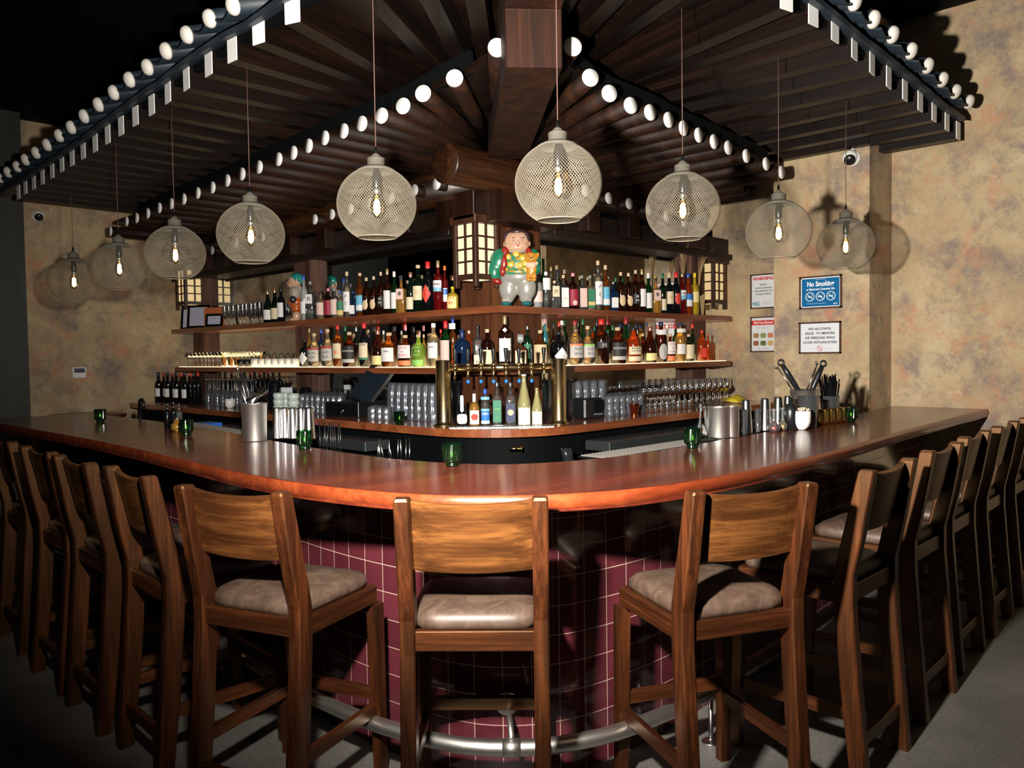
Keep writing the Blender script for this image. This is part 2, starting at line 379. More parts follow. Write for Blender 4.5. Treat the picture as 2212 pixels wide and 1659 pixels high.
# rafters over the frame edge, seen only as soffit
for i,(q,d) in enumerate([((-1.75,-.95),0),((-1.75,-1.28),0),((-1.75,-1.6),0)]):
    p=Vector((q[0],q[1],3.03)); square_rafter(p,fan(p,0,7,Vector((1,0))),1.6,'left','dark square rafter fanning left of the big hip beam, %s from it'%ORD[2-i])
for i,(q,d) in enumerate([((-.34,-2.08),0),((-.7,-2.08),0),((-1.05,-2.08),0),((-1.4,-2.08),0)]):
    p=Vector((q[0],q[1],3.085)); square_rafter(p,fan(p,0,7,Vector((0,1))),1.6,'right','dark square rafter fanning right of the big hip beam, %s from it'%ORD[3-i])
for i,(x,y) in enumerate([(1074,103)]+dL):
    p=on(x,y,'X',Lr) if i else Vector((-1.0,-1.02,0))
    if i==0: p=on(x,y,'X',-1.06)
    d=fan(p,max(0,i-1),8,Vector((1,0)))
    round_rafter(p,d,1.15 if i<7 else 1.3,'left','round log rafter of the left eave with white end, %s from the hip beam'%ORD[i])
tag_last=on(238,499,'X',Lr)
for i,(x,y) in enumerate([(1237,101)]+dR):
    p=on(x,y,'Y',Rr if i else -1.3)
    d=fan(p,max(0,i-1),8,Vector((0,1)))
    round_rafter(p,d,1.15 if i<7 else 1.45,'right','round log rafter of the right eave with white end, %s from the hip beam'%ORD[i])
for i,X in enumerate((1.72,1.92)):
    t=round_rafter(Vector((X,-.8,2.69)),Vector((0,1,0)),1.1,'right','round log rafter running behind the wall pier, %s one'%('nearer','farther')[i])
    [bpy.data.objects.remove(c) for c in kids(t) if c.name.startswith('painted_end')]
round_rafter(on(238,499,'X',Lr),Vector((1,0,0)),1.3,'left','lowest round rafter at the far left end, end in shadow')
# hip beams
hd=Vector((HD.x,HD.y,0)).normalized(); ha=math.atan2(-hd.y,-hd.x)+PI
t=thing('hip_beam','heavy square timber hip beam pointing forward from the corner post','beam',(-1.138,-1.376,2.715))
HIPM=wood('hip_timber','Z',[(.006,.002,.001),(.018,.0055,.0022),(.036,.012,.004)],.6,spec=.2,sc_=.5)
a=math.atan2(hd.y,hd.x)
P('beam',MB().box((0,-.122,0),(-1.6,.122,.25),bev=.004),HIPM,t,rot=(0,0,a))
t=thing('upper_hip_beam','upper tier of the square hip beam running out over the bar','beam',(-1.0,-1.22,2.968))
P('beam',MB().box((-.3,-.122,0),(1.5,.122,.25),bev=.004),HIPM,t,rot=(0,0,a))
# boards over the rafters (two soffits)
def zed(y0,y1,z0,z1,y): return z0+(z1-z0)*(y-y0)/(y1-y0)
def soffit(name,lab,edge,drop,thk=.03,inner=(.35,.35)):
    """edge: points along the eave line"""
    mb=MB(); n=len(edge); vs=[]
    for p in edge:
        vs+=[Vector(p),Vector(p)+Vector((0,0,thk))]
    inn=[]
    for k,p in enumerate(edge):
        q=Vector((max(p[0],inner[0]) if False else inner[0] if p[1]>inner[1] else p[0],inner[1] if p[0]>inner[0] else p[1],p[2]-drop))
        if p[0]<inner[0] and p[1]<inner[1]: q=Vector((inner[0],inner[1],p[2]-drop))
        elif p[0]<inner[0]: q=Vector((inner[0],p[1],p[2]-drop))
        else: q=Vector((p[0],inner[1],p[2]-drop))
        inn.append(q); vs+=[q,q+Vector((0,0,thk))]
    vs2=[];fs=[]
    for k in range(n): vs2+=[vs[2*k],vs[2*k+1],inn[k]+Vector((0,0,thk)),inn[k]]
    for k in range(n-1):
        for j in range(4): fs.append((4*k+j,4*k+4+j,4*k+4+(j+1)%4,4*k+(j+1)%4))
    fs+=[(0,1,2,3),(4*n-1,4*n-2,4*n-3,4*n-4)]
    o=P(name,MB().add(vs2,fs),DL); tag(o,lab,'roof boards'); return o
eu=[on(x,y,'X',LX)+Vector((.06,0,.118)) for x,y in reversed(sqL)]+[Vector((-1.69,-1.3,3.16)),Vector((-1.69,-2.02,3.17)),Vector((-1.0,-2.02,3.16))]+[on(x,y,'Y',RY)+Vector((0,.06,.118)) for x,y in sqR]
soffit('soffit_board','dark boards laid over the square rafters of the canopy',eu,0)
el=[on(x,y,'X',Lr)+Vector((.08,0,.046)) for x,y in reversed(dL)]+[Vector((-.93,-1.14,2.99)),]+[on(x,y,'Y',Rr)+Vector((0,.08,.046)) for x,y in dR]
el[0].y=tag_last.y+.1
soffit('soffit_board','dark boards laid over the round log rafters',el,0)
# eave fascia between the two rafter tiers
def strip(name,lab,cat,pts,h,thk,mat,nrm):
    mb=MB(); rings=[]
    for p in pts:
        p=Vector(p); q=p+Vector(nrm)*thk
        rings.append([p,q,q+Vector((0,0,h)),p+Vector((0,0,h))])
    mb.loft(rings); o=P(name,mb,mat); return tag(o,lab,cat)
strip('eave_board','dark board along the left eave above the round rafters','board',[on(x,y,'X',Lr)+Vector((.1,0,.046)) for x,y in dL],.12,.03,BLACK,(1,0,0))
strip('eave_board','dark board along the right eave above the round rafters','board',[on(x,y,'Y',Rr)+Vector((0,.1,.046)) for x,y in dR],.12,.03,BLACK,(0,1,0))
# tile rows
tL=[(505,12),(454,40),(405,75),(360,110),(320,145),(281,172),(247,200),(214,226),(183,251),(155,275),(129,293),(103,313),(79,330),(56,345),(38,360),(18,372),(0,384)]
tR=[(1845,3),(1886,42),(1927,75),(1967,110),(2003,142),(2035,172),(2063,198),(2092,220)]
rt=thing('roof_tile','x','roof tile',(0,0,0))
Mr=Matrix.Rotation(PI/2+.42,4,'Y').inverted() if False else Matrix.Rotation(PI/2-.36,4,'Y')
P('tile_roll',MB().lathe([(.043,.003),(.043,.9)],20,Mr),SLATE,rt)
P('plaster_cap',MB().lathe([(.004,-.032),(.02,-.03),(.034,-.024),(.042,-.014),(.0455,-.003),(.0455,.006)],20,Mr),PLAST,rt)
P('drip_tile',MB().loft([[Vector((-.01,.045+i*.016,-.03-.022*math.sin(PI*(i+.5)/8))) ,Vector((.5,.045+i*.016,.16-.022*math.sin(PI*(i+.5)/8))),Vector((.5,.045+i*.016,.172-.022*math.sin(PI*(i+.5)/8))),Vector((-.01,.045+i*.016,-.018-.022*math.sin(PI*(i+.5)/8)))] for i in range(9)]),SLATE,rt)
snap(rt)
first=True
tp=[]
for i,(x,y) in enumerate(tL):
    p=on(x,y,'X',-1.85); tp.append(p); lab='white-capped roof tile of the left eave, %s below the frame top'%ORD[i]
    if first: rt.location=p; rt['label']=lab; rt['group']='roof tiles of the left eave'; first=False
    else: dup(rt,p,0,lab,'roof tiles of the left eave')
tq=[]
for i,(x,y) in enumerate(tR):
    p=on(x,y,'Y',-2.18); tq.append(p)
    dup(rt,p,PI/2,'white-capped roof tile of the right eave, %s below the frame top'%ORD[i],'roof tiles of the right eave')
# roof deck below the tiles and eave purlin
deckL=[p+Vector((.05,0,-.06)) for p in tp]; deckR=[p+Vector((0,.05,-.06)) for p in tq]
def deck(lab,pts,inn):
    rings=[]
    for p in pts:
        q=p+Vector(inn)*1.3+Vector((0,0,.45)); rings.append([p+Vector((0,0,-.03)),p+Vector((0,0,.0)),q,q+Vector((0,0,-.03))])
    o=P('roof_deck',MB().loft(rings),SLATE); tag(o,lab,'roof')
deck('slate-blue tiled roof slope over the left eave',[Vector((-1.8,-2.0,3.2))]+deckL+[deckL[-1]+Vector((0,.5,-.01))],(1,0,0))
deck('slate-blue tiled roof slope over the right eave',[Vector((-1.6,-2.13,3.2))]+deckR+[deckR[-1]+Vector((.12,0,0))],(0,1,0))
strip('fascia_board','dark fascia board under the left roof tiles','board',[Vector((-1.7,-2,3.15))]+[p+Vector((.12,0,-.1)) for p in tp],.07,.04,BLACK,(1,0,0))
strip('fascia_board','dark fascia board under the right roof tiles','board',[Vector((-1.6,-2.05,3.15))]+[p+Vector((0,.12,-.1)) for p in tq],.07,.04,BLACK,(0,1,0))
# ------------------------------------------------------------------ purlins, header, posts
LOG=wood('log_purlin','X',[(.007,.0025,.001),(.022,.0075,.0025),(.045,.016,.005)],.35,sc_=.5)
LOGY=wood('log_purlin_y','Y',[(.007,.0025,.001),(.022,.0075,.0025),(.045,.016,.005)],.35,sc_=.5)
o=P('log_purlin',MB().lathe([(.118,0),(.125,.01),(.125,2.75)],32,Matrix.Translation((-.44,.02,2.665))@Matrix.Rotation(PI/2,4,'Y')),LOG); tag(o,'thick round log purlin over the right shelves, end poking out left','beam')
o=P('log_purlin',MB().lathe([(.125,.145),(.125,5.1)],32,Matrix.Translation((.05,0,2.665))@Matrix.Rotation(-PI/2,4,'X')),LOGY); tag(o,'thick round log purlin over the left shelves','beam')
def hdr(name,lab,a,b,mat,cat='beam'): 
    o=P(name,MB().box(a,b,bev=.003),mat); tag(o,lab,cat)
hdr('header_beam','dark header beam above the right mirror',(.62,.1,2.36),(3.12,.3,2.53),DX)
hdr('header_trim','thin lit trim board under the right header beam',(.62,.06,2.335),(3.12,.1,2.385),DX,'trim board')
hdr('header_beam','dark header beam above the left mirror',(.1,.56,2.36),(.3,5.2,2.53),DY)
hdr('header_trim','thin lit trim board under the left header beam',(.06,.56,2.335),(.1,5.2,2.385),DY,'trim board')
for i in range(7):
    y=1.0+i*.55
    o=P('bracket_block',MB().box((.0,y-.07,2.385),(.1,y+.07,2.56),bev=.004),DZ); tag(o,'timber block between left header and log, %s from the corner post'%ORD[i],'block','blocks on the left header')
for i in range(4):
    x=1.0+i*.5
    o=P('bracket_block',MB().box((x-.07,.0,2.385),(x+.07,.1,2.56),bev=.004),DZ); tag(o,'timber block between right header and log, %s from the corner post'%ORD[i],'block','blocks on the right header')
st=[(943,397),(895,411),(845,427),(800,440),(757,451),(717,463),(680,474),(567,512),(510,524),(458,541)]
def stub(p,ax,lab,grp):
    M=Matrix.Rotation(PI/2,4,'Y') if ax=='x' else Matrix.Rotation(-PI/2,4,'X')
    t=thing('round_tenon',lab,'beam end',p,0,grp)
    P('log',MB().lathe([(.042,.002),(.042,.2)],18,M),DRF,t); P('painted_end',MB().lathe([(.041,-.003),(.042,.002)],20,M),WHITE,t)
for i,(x,y) in enumerate(st): stub(on(x,y,'X',-.14),'x','small white-ended round beam end under left log, %s from corner post'%ORD[i],'small beam ends on the left')
for i,(x,y) in enumerate([(1265,412),(1315,428),(1359,440),(1402,453),(1440,467),(1478,479)]): stub(on(x,y,'Y',-.14),'y','small white-ended round beam end under right log, %s from corner post'%ORD[i],'small beam ends on the right')
PDK=wood('post_wood','Z',[(.03,.014,.01),(.07,.034,.024),(.11,.055,.04)],.75,sc_=.5,spec=.2)
PANEL=wood('panel_wood','Z',[(.03,.01,.004),(.07,.022,.008),(.11,.038,.013)],.5,sc_=.5)
t=thing('corner_post','square reddish-brown timber post at the shelf corner behind the figurine','post',(.17,.17,0))
P('post_body',MB().box((0,0,0),(.42,.4,2.72)),PANEL,t)
t=thing('post_capital','dark boxy timber capital round the top of the corner post','beam',(.0,.0,2.36))
P('block',MB().box((-.02,-.02,0),(.6,.6,.2),bev=.005),DZ,t); P('corner_strip',MB().box((-.045,-.045,-.0),(-.02,-.02,.32)),DZ,t)
def wallpost(a,b,lab):
    t=thing('shelf_post',lab,'post',((a[0]+b[0])/2,(a[1]+b[1])/2,0)); w=(b[0]-a[0])/2; d=(b[1]-a[1])/2
    P('post_body',MB().box((-w,-d,0),(w,d,2.36)),PDK,t)
wallpost((.2,2.6),(.33,2.87),'brown post against the left mirror behind the turquoise-haired figurine')
wallpost((2.65,.2),(2.88,.33),'brown post against the right mirror near the shelf ends')
wallpost((.2,4.75),(.33,5.0),'dark post at the far left shelf end behind the framed papers')
for a,b,lab in [((.29,.57,1.03),(.33,2.6,2.4),'large mirror behind the left shelves nearest the corner post'),((.29,2.87,1.03),(.33,4.75,2.4),'mirror behind the glasses at the far left of the shelves')]:
    o=P('wall_mirror',MB().box(a,b),MIRROR); tag(o,lab,'mirror')
for a,b,lab in [((.59,.29,1.03),(2.65,.33,2.4),'large mirror behind the right shelves'),((2.88,.29,1.03),(3.14,.33,2.4),'narrow mirror strip right of the right shelf post')]:
    o=P('wall_mirror',MB().box(a,b),MIRROR); tag(o,lab,'mirror')
# ------------------------------------------------------------------ shelves
def lshelf(z,lab,name):
    t=thing(name,lab,'shelf',(0,0,z)); h=.045
    yl=5.1 if z>1.6 else 5.03; xr=2.98
    P('right_board',MB().loft([[Vector(v) for v in ((0,0,-h),(0,0,0),(.165,.165,0),(.165,.165,-h))],[Vector(v) for v in ((.59,0,-h),(.59,0,0),(.59,.165,0),(.59,.165,-h))],[Vector(v) for v in ((.592,0,-h),(.592,0,0),(.592,.285,0),(.592,.285,-h))],[Vector(v) for v in ((xr,0,-h),(xr,0,0),(xr+.1,.285,0),(xr+.1,.285,-h))]]),SHX,t)
    P('left_board',MB().loft([[Vector(v) for v in ((0,0,0),(0,0,-h),(.165,.165,-h),(.165,.165,0))],[Vector(v) for v in ((0,.57,0),(0,.57,-h),(.165,.57,-h),(.165,.57,0))],[Vector(v) for v in ((0,.572,0),(0,.572,-h),(.285,.572,-h),(.285,.572,0))],[Vector(v) for v in ((0,yl,0),(0,yl,-h),(.285,yl,-h),(.285,yl,0))]]),SHY,t)
    return t
lshelf(1.81,'long upper wooden shelf turning the corner, full of bottles and the figurines','corner_shelf')
lshelf(1.40,'long lower wooden shelf turning the corner behind the beer taps','corner_shelf')
LEDM=emis('warm_light_strip',(1.,.72,.35),3.2)
o=P('light_strip',MB().box((.03,.62,1.401),(.27,5.0,1.4045)),LEDM); tag(o,'warm glowing strip under the bottles on the left lower shelf','light strip')
o=P('light_strip',MB().box((.62,.03,1.401),(2.95,.27,1.4045)),LEDM); tag(o,'warm glowing strip under the bottles on the right lower shelf','light strip')
# ------------------------------------------------------------------ back counter
CZ=1.035
def rounded(cx,cy,rad,x1,y1,n=16):
    """outline from (cx,y1) down to corner, round, to (x1,cy)"""
    pts=[(cx,y1)]
    for i in range(n+1):
        a=PI+PI/2*i/n; pts.append((cx+rad+rad*math.cos(a),cy+rad+rad*math.sin(a)))
    pts.append((x1,cy)); return pts
def slab(out,inn,z0,z1):
    """two matched polylines -> slab"""
    rings=[[Vector((a[0],a[1],z0)),Vector((a[0],a[1],z1)),Vector((b[0],b[1],z1)),Vector((b[0],b[1],z0))] for a,b in zip(out,inn)]
    return MB().loft(rings)
co=rounded(-.475,-.475,.62,3.12,5.05)
ci=[(.285,5.05)]+[(.285,.285)]*(len(co)-2)+[(3.12,.285)]
t=thing('back_counter','polished wooden back-bar counter with rounded corner, below the shelves','counter',(0,0,0))
P('worktop',slab(co,ci,CZ-.05,CZ),wood('counter_wood','X',[(.13,.035,.013),(.24,.068,.024),(.33,.105,.035)],.3,coat=.8,sc_=.4,world=True,bump=.03),t)
cb=rounded(-.40,-.40,.55,3.12,5.05); P('cabinet',slab(cb,ci,.0,CZ-.05),BLACK,t)
# fridges under the counter
def fridge(lab,loc,rz,w):
    t=thing('undercounter_fridge',lab,'fridge',loc,rz)
    P('cabinet',MB().box((-w/2,0,0),(w/2,.45,.80)),BLK2,t)
    P('steel_top',MB().box((-w/2,-.2,.86),(w/2,.0,.925),bev=.004),PM('dark_steel',(.12,.14,.15),.35,.8),t)
    P('door',MB().box((-w/2+.01,-.06,.08),(w/2-.01,-.002,.82),bev=.006),BLACK,t)
    P('door_handle',MB().box((-w/2+.02,-.09,.8),(w/2-.02,-.06,.815)),PM('dark_steel',(.12,.14,.15),.35,.8),t)
    return t
f1=fridge('black under-counter fridge on the right with a small teal badge',(1.45,-.42,0),0,2.2)
b=P('badge',MB().box((-.87,-.066,.70),(-.64,-.06,.755)),PM('badge_teal',(.03,.2,.2),.4),f1)
letters(b,[('true',.045,-.72,.727,.01)],PM('badge_white',(.6,.75,.7),.4),y=.067)
letters(b,[('e//',.03,-.82,.727,.02)],PM('badge_green',(.1,.6,.35),.4),y=.067,name='logo')
f2=fridge('black under-counter fridge on the left behind the steel tins',(-.42,1.75,0),-PI/2,2.2)
# ------------------------------------------------------------------ front bar
def catmull(pts,n=6):
    out=[]; P_=[Vector(p) for p in pts]; P_=[P_[0]*2-P_[1]]+P_+[P_[-1]*2-P_[-2]]
    for i in range(1,len(P_)-2):
        a,b,c,d=P_[i-1:i+3]
        for k in range(n):
            t=k/n; out.append(.5*((2*b)+(c-a)*t+(2*a-5*b+4*c-d)*t*t+(3*b-a-3*c+d)*t*t*t))
    out.append(P_[-2]); return out
OUT=catmull([(-2.27,3.1),(-2.26,2.4),(-2.245,1.2),(-2.26,.24),(-2.3,-.5),(-2.325,-1.05),(-2.29,-1.5),(-2.19,-1.85),(-2.045,-2.06),(-1.86,-2.21),(-1.57,-2.325),(-1.1,-2.375),(-.4,-2.36),(.63,-2.295),(1.6,-2.25),(2.47,-2.22)])
INN=catmull([(-1.5,3.1),(-1.51,2.4),(-1.53,1.2),(-1.62,.36),(-1.70,-.3),(-1.735,-.95),(-1.71,-1.22),(-1.65,-1.43),(-1.56,-1.58),(-1.4,-1.69),(-1.12,-1.775),(-.75,-1.80),(-.1,-1.79),(.8,-1.76),(1.6,-1.69),(2.47,-1.6)])
def resample(pl,n):
    L=[0]
    for a,b in zip(pl,pl[1:]): L.append(L[-1]+(b-a).length)
    out=[];j=0
    for i in range(n):
        s=L[-1]*i/(n-1)
        while j<len(L)-2 and L[j+1]<s: j+=1
        f=(s-L[j])/max(1e-9,L[j+1]-L[j]); out.append(pl[j].lerp(pl[j+1],f))
    return out,L[-1]
def offset(pl,d):
    out=[]
    for i,p in enumerate(pl):
        a=pl[max(0,i-1)]; b=pl[min(len(pl)-1,i+1)]; t=(b-a).normalized(); nrm=Vector((t.y,-t.x))  # right of travel = outside
        out.append(p-nrm*(-d))
    return out
BZ=1.07; TH=.055
t=thing('bar_counter','long curved reddish-brown wooden bar with maroon tiled front','bar',(0,0,0))
P('bar_top',slab([tuple(p) for p in OUT],[tuple(p) for p in INN],BZ-TH+.002,BZ),TOPM,t)
RE=random.Random(3)
oo,_=resample(OUT,260); ed=[]
# outside normal: travel is from left end to right end; outside lies towards -x/-y
def onrm(pl,i):
    a=pl[max(0,i-1)]; b=pl[min(len(pl)-1,i+1)]; tt=(b-a).normalized(); return Vector((tt.y,-tt.x))
rings=[]
for i,p in enumerate(oo):
    nn=onrm(oo,i)
    if (p+nn-Vector((1,1))).length<(p-Vector((1,1))).length: nn=-nn
    w1=.006+.0012*math.sin(i*.61)+.001*RE.random(); w2=-.004+.0015*math.sin(i*.43+1)+.001*RE.random(); z2=.001*math.sin(i*.23)
    q=[p-nn*.004,p+nn*.003,p+nn*w1,p+nn*w2,p-nn*.02]
    zz=[BZ+.0005,BZ-.002,BZ-.026,BZ-TH-z2,BZ-TH]
    rings.append([Vector((a.x,a.y,z)) for a,z in zip(q,zz)])
P('live_edge',MB().loft(rings,smooth=True),EDGE,t)
bs=[]
for i,p in enumerate(oo):
    nn=onrm(oo,i)
    if (p+nn-Vector((1,1))).length<(p-Vector((1,1))).length: nn=-nn
    q_=p-nn*.39; q_.x=min(q_.x,2.33); bs.append(q_)
# smooth inner offset, then tiled face with uv along its length
face,LB=resample(bs,200)
me=bpy.data.meshes.new('tiled_front'); vs=[];fs=[];uvs=[]
zt=BZ-TH
for i,p in enumerate(face): vs+=[(p.x,p.y,0),(p.x,p.y,zt)]
for i in range(len(face)-1): fs.append((2*i,2*i+2,2*i+3,2*i+1))
me.from_pydata(vs,[],fs); ul=me.uv_layers.new(name='UVMap')
for pl in me.polygons:
    pl.use_smooth=True
    for li in pl.loop_indices:
        vi=me.loops[li].vertex_index; ul.data[li].uv=(LB*(vi//2)/(len(face)-1)+.03,(vs[vi][2]-zt)+.103*20-.0)
me.materials.append(TILE); P('tiled_front',me,None,t)
fi=[p+Vector((.14,.14)) for p in face]
P('bar_carcass',slab([tuple(p+Vector((.012,.012))) for p in face],[tuple(p) for p in fi],.0,zt-.002),BLACK,t)
# foot rail
rail=[];
for i,p in enumerate(oo[6:-10]):
    nn=onrm(oo,i+6)
    if (p+nn-Vector((1,1))).length<(p-Vector((1,1))).length: nn=-nn
    rail.append(p-nn*.21)
rail,_=resample(rail,120)
t=thing('foot_rail','polished steel foot rail curving round the base of the bar','foot rail',(0,0,0))
P('rail_tube',MB().tube([(p.x,p.y,.2) for p in rail],.027,16),STEEL,t)
for q in (Vector(on(620,1605,'Z',0)),Vector(on(1565,1615,'Z',0)),Vector((-2.06,.4,0)),Vector((-2.06,1.7,0)),Vector((.3,-2.1,0)),Vector((1.4,-2.07,0))):
    k=min(rail,key=lambda p:(p.x-q.x)**2+(p.y-q.y)**2)
    mb=MB().lathe([(.036,0),(.036,.004),(.03,.007),(.012,.01),(.009,.02),(.009,.185)],20,Matrix.Translation((k.x,k.y,0)))
    P('rail_post',mb,CHROME,t)
c=min(face,key=lambda p:(p.x+1.795)**2+(p.y+1.795)**2); k=min(rail,key=lambda p:(p.x-c.x)**2+(p.y-c.y)**2)
fd=(Vector((k.x,k.y,0))-Vector((c.x,c.y,0))).normalized()
for s_ in (0,):
    M=Matrix.Translation((c.x,c.y,.27))@fd.to_track_quat('Z','Y').to_matrix().to_4x4()
    P('wall_flange',MB().lathe([(.042,0),(.042,.006),(.036,.009),(.012,.01)],24,M),STEEL,t)
    P('bracket',MB().tube([Vector((c.x,c.y,.27)),Vector((c.x,c.y,.27))+fd*.1,Vector((k.x,k.y,.24)),Vector((k.x,k.y,.21))],.010,10),STEEL,t)
    a=rail[rail.index(k)-1]; bq=rail[rail.index(k)+1]
    P('coupling',MB().cyl(Vector((k.x,k.y,.2))-Vector((bq.x-a.x,bq.y-a.y,0)).normalized()*.03,Vector((k.x,k.y,.2))+Vector((bq.x-a.x,bq.y-a.y,0)).normalized()*.03,.0295),STEEL,t)
# bag hooks
for n_,(x,y) in enumerate([(833,1105),(1222,1112),(352,1015),(257,968),(190,950),(120,938),(1475,1090)]):
    q=on(x,y,'Z',.98); c=min(face,key=lambda p:(p.x-q.x)**2+(p.y-q.y)**2); d=(Vector((c.x,c.y))-Vector((-.5,-.5))).normalized()
    d3=Vector((d.x,d.y,0)); b=Vector((c.x,c.y,.985))
    o=P('bag_hook',MB().cyl(b,b+d3*.006,.016,n=14).tube([b+d3*.004,b+d3*.03+Vector((0,0,-.012)),b+d3*.045+Vector((0,0,-.002)),b+d3*.05+Vector((0,0,.018))],.0035,8),BRASS)
    tag(o,'small brass bag hook on the tiles under the bar, %s'%['just left of centre stool','right of the centre stool','right of second left stool','above third left stool','between third and fourth left stools','by the farthest left stool','beside the right front stool'][n_],'hook','bag hooks under the bar')
# ================================================================== LIGHT
FL=on(1106,829.5,'X',-3.4)
FLP=Vector((-3.2,-2.78,1.74))
ld=bpy.data.lights.new('camera_flash','SPOT'); ld.energy=1500; ld.color=(1,.93,.84); ld.shadow_soft_size=.045; ld.spot_size=math.radians(130); ld.spot_blend=1.0
lo=bpy.data.objects.new('camera_flash',ld); COL.objects.link(lo); lo.location=FLP
tg=Vector((1.4,-.2,2.35)); lo.rotation_euler=(tg-FLP).to_track_quat('-Z','Y').to_euler()
w=bpy.data.worlds.new('world'); sc.world=w; w.use_nodes=True; w.node_tree.nodes['Background'].inputs[0].default_value=(.55,.8,.9,1); w.node_tree.nodes['Background'].inputs[1].default_value=.024
# ================================================================== STOOLS
def post_mb(s,x,w=.023,d=.033):
    """rear post: raked back above and below the seat"""
    pts=[(-.055,0.),(-.02,.35),(.0,.62),(.0,.72),(-.03,.86),(-.075,1.08)]
    rings=[]
    for i,(y,z) in enumerate(pts):
        dd=d*(.8 if i==len(pts)-1 else .85 if i==0 else 1.0)
        k=.005; rings.append([Vector((x+a,y+b,z)) for a,b in ((-w+k,-dd),(w-k,-dd),(w,-dd+k),(w,dd-k),(w-k,dd),(-w+k,dd),(-w,dd-k),(-w,-dd+k))])
    y,z=pts[-1]; dd=d*.7; rings.append([Vector((x+a,y-.001+b,z+.008)) for a,b in ((-w+.008,-dd),(w-.008,-dd),(w-.004,-dd+k),(w-.004,dd-k),(w-.008,dd),(-w+.008,dd),(-w+.004,dd-k),(-w+.004,-dd+k))])
    return MB().loft(rings)
def make_stool():
    t=thing('bar_stool','x','bar stool',(0,0,0),0,'wooden bar stools round the bar')
    HW=.195
    for s in (-1,1): P('rear_post',post_mb(s,s*HW),WZ,t)
    for s in (-1,1):
        r=[]
        for y,z,w in ((.405,0,.018),(.388,.62,.022)): r.append([Vector((s*(HW+.01)+a*w,y+b*w,z)) for a,b in ((-1,-1),(1,-1),(1,1),(-1,1))])
        P('front_leg',MB().loft(r),WZ,t)
    # backrest: curved board
    n=14; rings=[]
    for i in range(n+1):
        u=-1+2*i/n; x=u*(HW-.0205); bow=-.022*(1-u*u)
        z0,z1=.865-.006*(1-u*u),1.078-.012*(1-u*u)
        def yb(z): return -.012-.045*(z-.86)/.22+bow
        rings.append([Vector((x,yb(z0)-.002,z0)),Vector((x,yb(z0)-.010,z0+.003)),Vector((x,yb(z1)-.012,z1-.004)),Vector((x,yb(z1)-.006,z1)),Vector((x,yb(z1)+.008,z1)),Vector((x,yb(z0)+.012,z0))])
    P('backrest',MB().loft(rings,smooth=False),WBACK,t)
    zr0,zr1=.625,.685
    P('rear_rail',MB().box((-HW+.018,-.02,zr0),(HW-.018,.012,zr1),bev=.003),WX,t)
    P('front_rail',MB().box((-HW,.37,zr0),(HW,.40,zr1),bev=.003),WX,t)
    for s in (-1,1): P('side_rail',MB().box((s*(HW+.006)-.014,.02,zr0),(s*(HW+.006)+.014,.39,zr1),bev=.003),WY,t)
    # cushion
    mb=MB(); nx=10; rings=[]
    prof=[(1.0,.0,.0),(1.03,.012,.012),(1.02,.032,.03),(.93,.05,.075),(.75,.06,.16),(.4,.067,.2),(.02,.069,.215)]
    for sx,z,iy in [(1.0,0,0),(1.025,.014,-.004),(1.015,.032,.004),(.95,.048,.02),(.8,.058,.055),(.5,.065,.11),(.1,.068,.17)]:
        ring=[]; hw=(HW-.006)*sx; y0=.0-.004+ (0 if sx>1 else iy); y1=.40-(0 if sx>1 else iy)
        cy=(y0+y1)/2; hy=(y1-y0)/2
        for k in range(36):
            a=2*PI*k/36; c,d=math.cos(a),math.sin(a); q=1/((abs(c)**7+abs(d)**7)**(1/7)); ring.append(Vector((hw*c*q*(1+.03*(d*q+1)/2),cy+hy*d*q,zr1+.001+z)))
        rings.append(ring)
    P('seat_cushion',mb.loft(rings,smooth=True),LEATHER,t)
    P('rear_stretcher',MB().box((-HW+.015,-.055,.13),(HW-.015,-.028,.175),bev=.003),WX,t)
    P('front_footrest',MB().box((-HW,.385,.27),(HW,.41,.315),bev=.003),WX,t)
    for s in (-1,1):
        r=[]
        for y,z in ((-.02,.225),(.39,.225)): r.append([Vector((s*(HW+.004)-.011,y,z)),Vector((s*(HW+.004)+.011,y,z)),Vector((s*(HW+.004)+.011,y,z+.042)),Vector((s*(HW+.004)-.011,y,z+.042))])
        P('side_stretcher',MB().loft(r),WY,t)
    return snap(t)
st0=make_stool()
def stool(mid,deg,label,first=False):
    a=math.radians(deg); f=Vector((-math.sin(a),math.cos(a),0))   # towards the bar
    p=Vector((mid[0],mid[1],0))+f*.075
    if first: st0.location=p; st0.rotation_euler=(0,0,a); st0['label']=label; return st0
    return dup(st0,p,a,label)
stool((-2.196,-2.085),-47,'centre bar stool seen square from behind, its golden backrest brightly lit',True)
stool((-2.57,-1.40),-70,'wooden bar stool just left of the centre stool, turned slightly right')
stool((-2.63,-.725),-91,'third left bar stool from the centre, nearly side-on with lit outer post')if False else None
stool((-2.625,-.725),-92,'side-on bar stool on the left with brightly lit post, second from the centre stool')
stool((-2.635,-.165),-91,'dark side-on bar stool on the left, third from the centre stool')
stool((-2.62,.37),-90,'dark side-on bar stool on the left, fourth from the centre stool')
stool((-2.60,1.07),-90,'farthest bar stool at the left edge of the photo, in deep shadow')
stool((-1.535,-2.60),-27,'bar stool just right of the centre stool with shadowed backrest')
stool((-.80,-2.73),0,'side-on bar stool on the right, second from the centre stool')
stool((-.13,-2.705),1,'side-on bar stool on the right, third from the centre stool')
stool((.50,-2.66),2,'dark side-on bar stool on the right, fourth from the centre stool')
stool((1.14,-2.64),2,'dark side-on bar stool on the right, fifth from the centre stool')
stool((1.80,-2.62),2,'farthest bar stool at the right edge of the photo, near the wall')
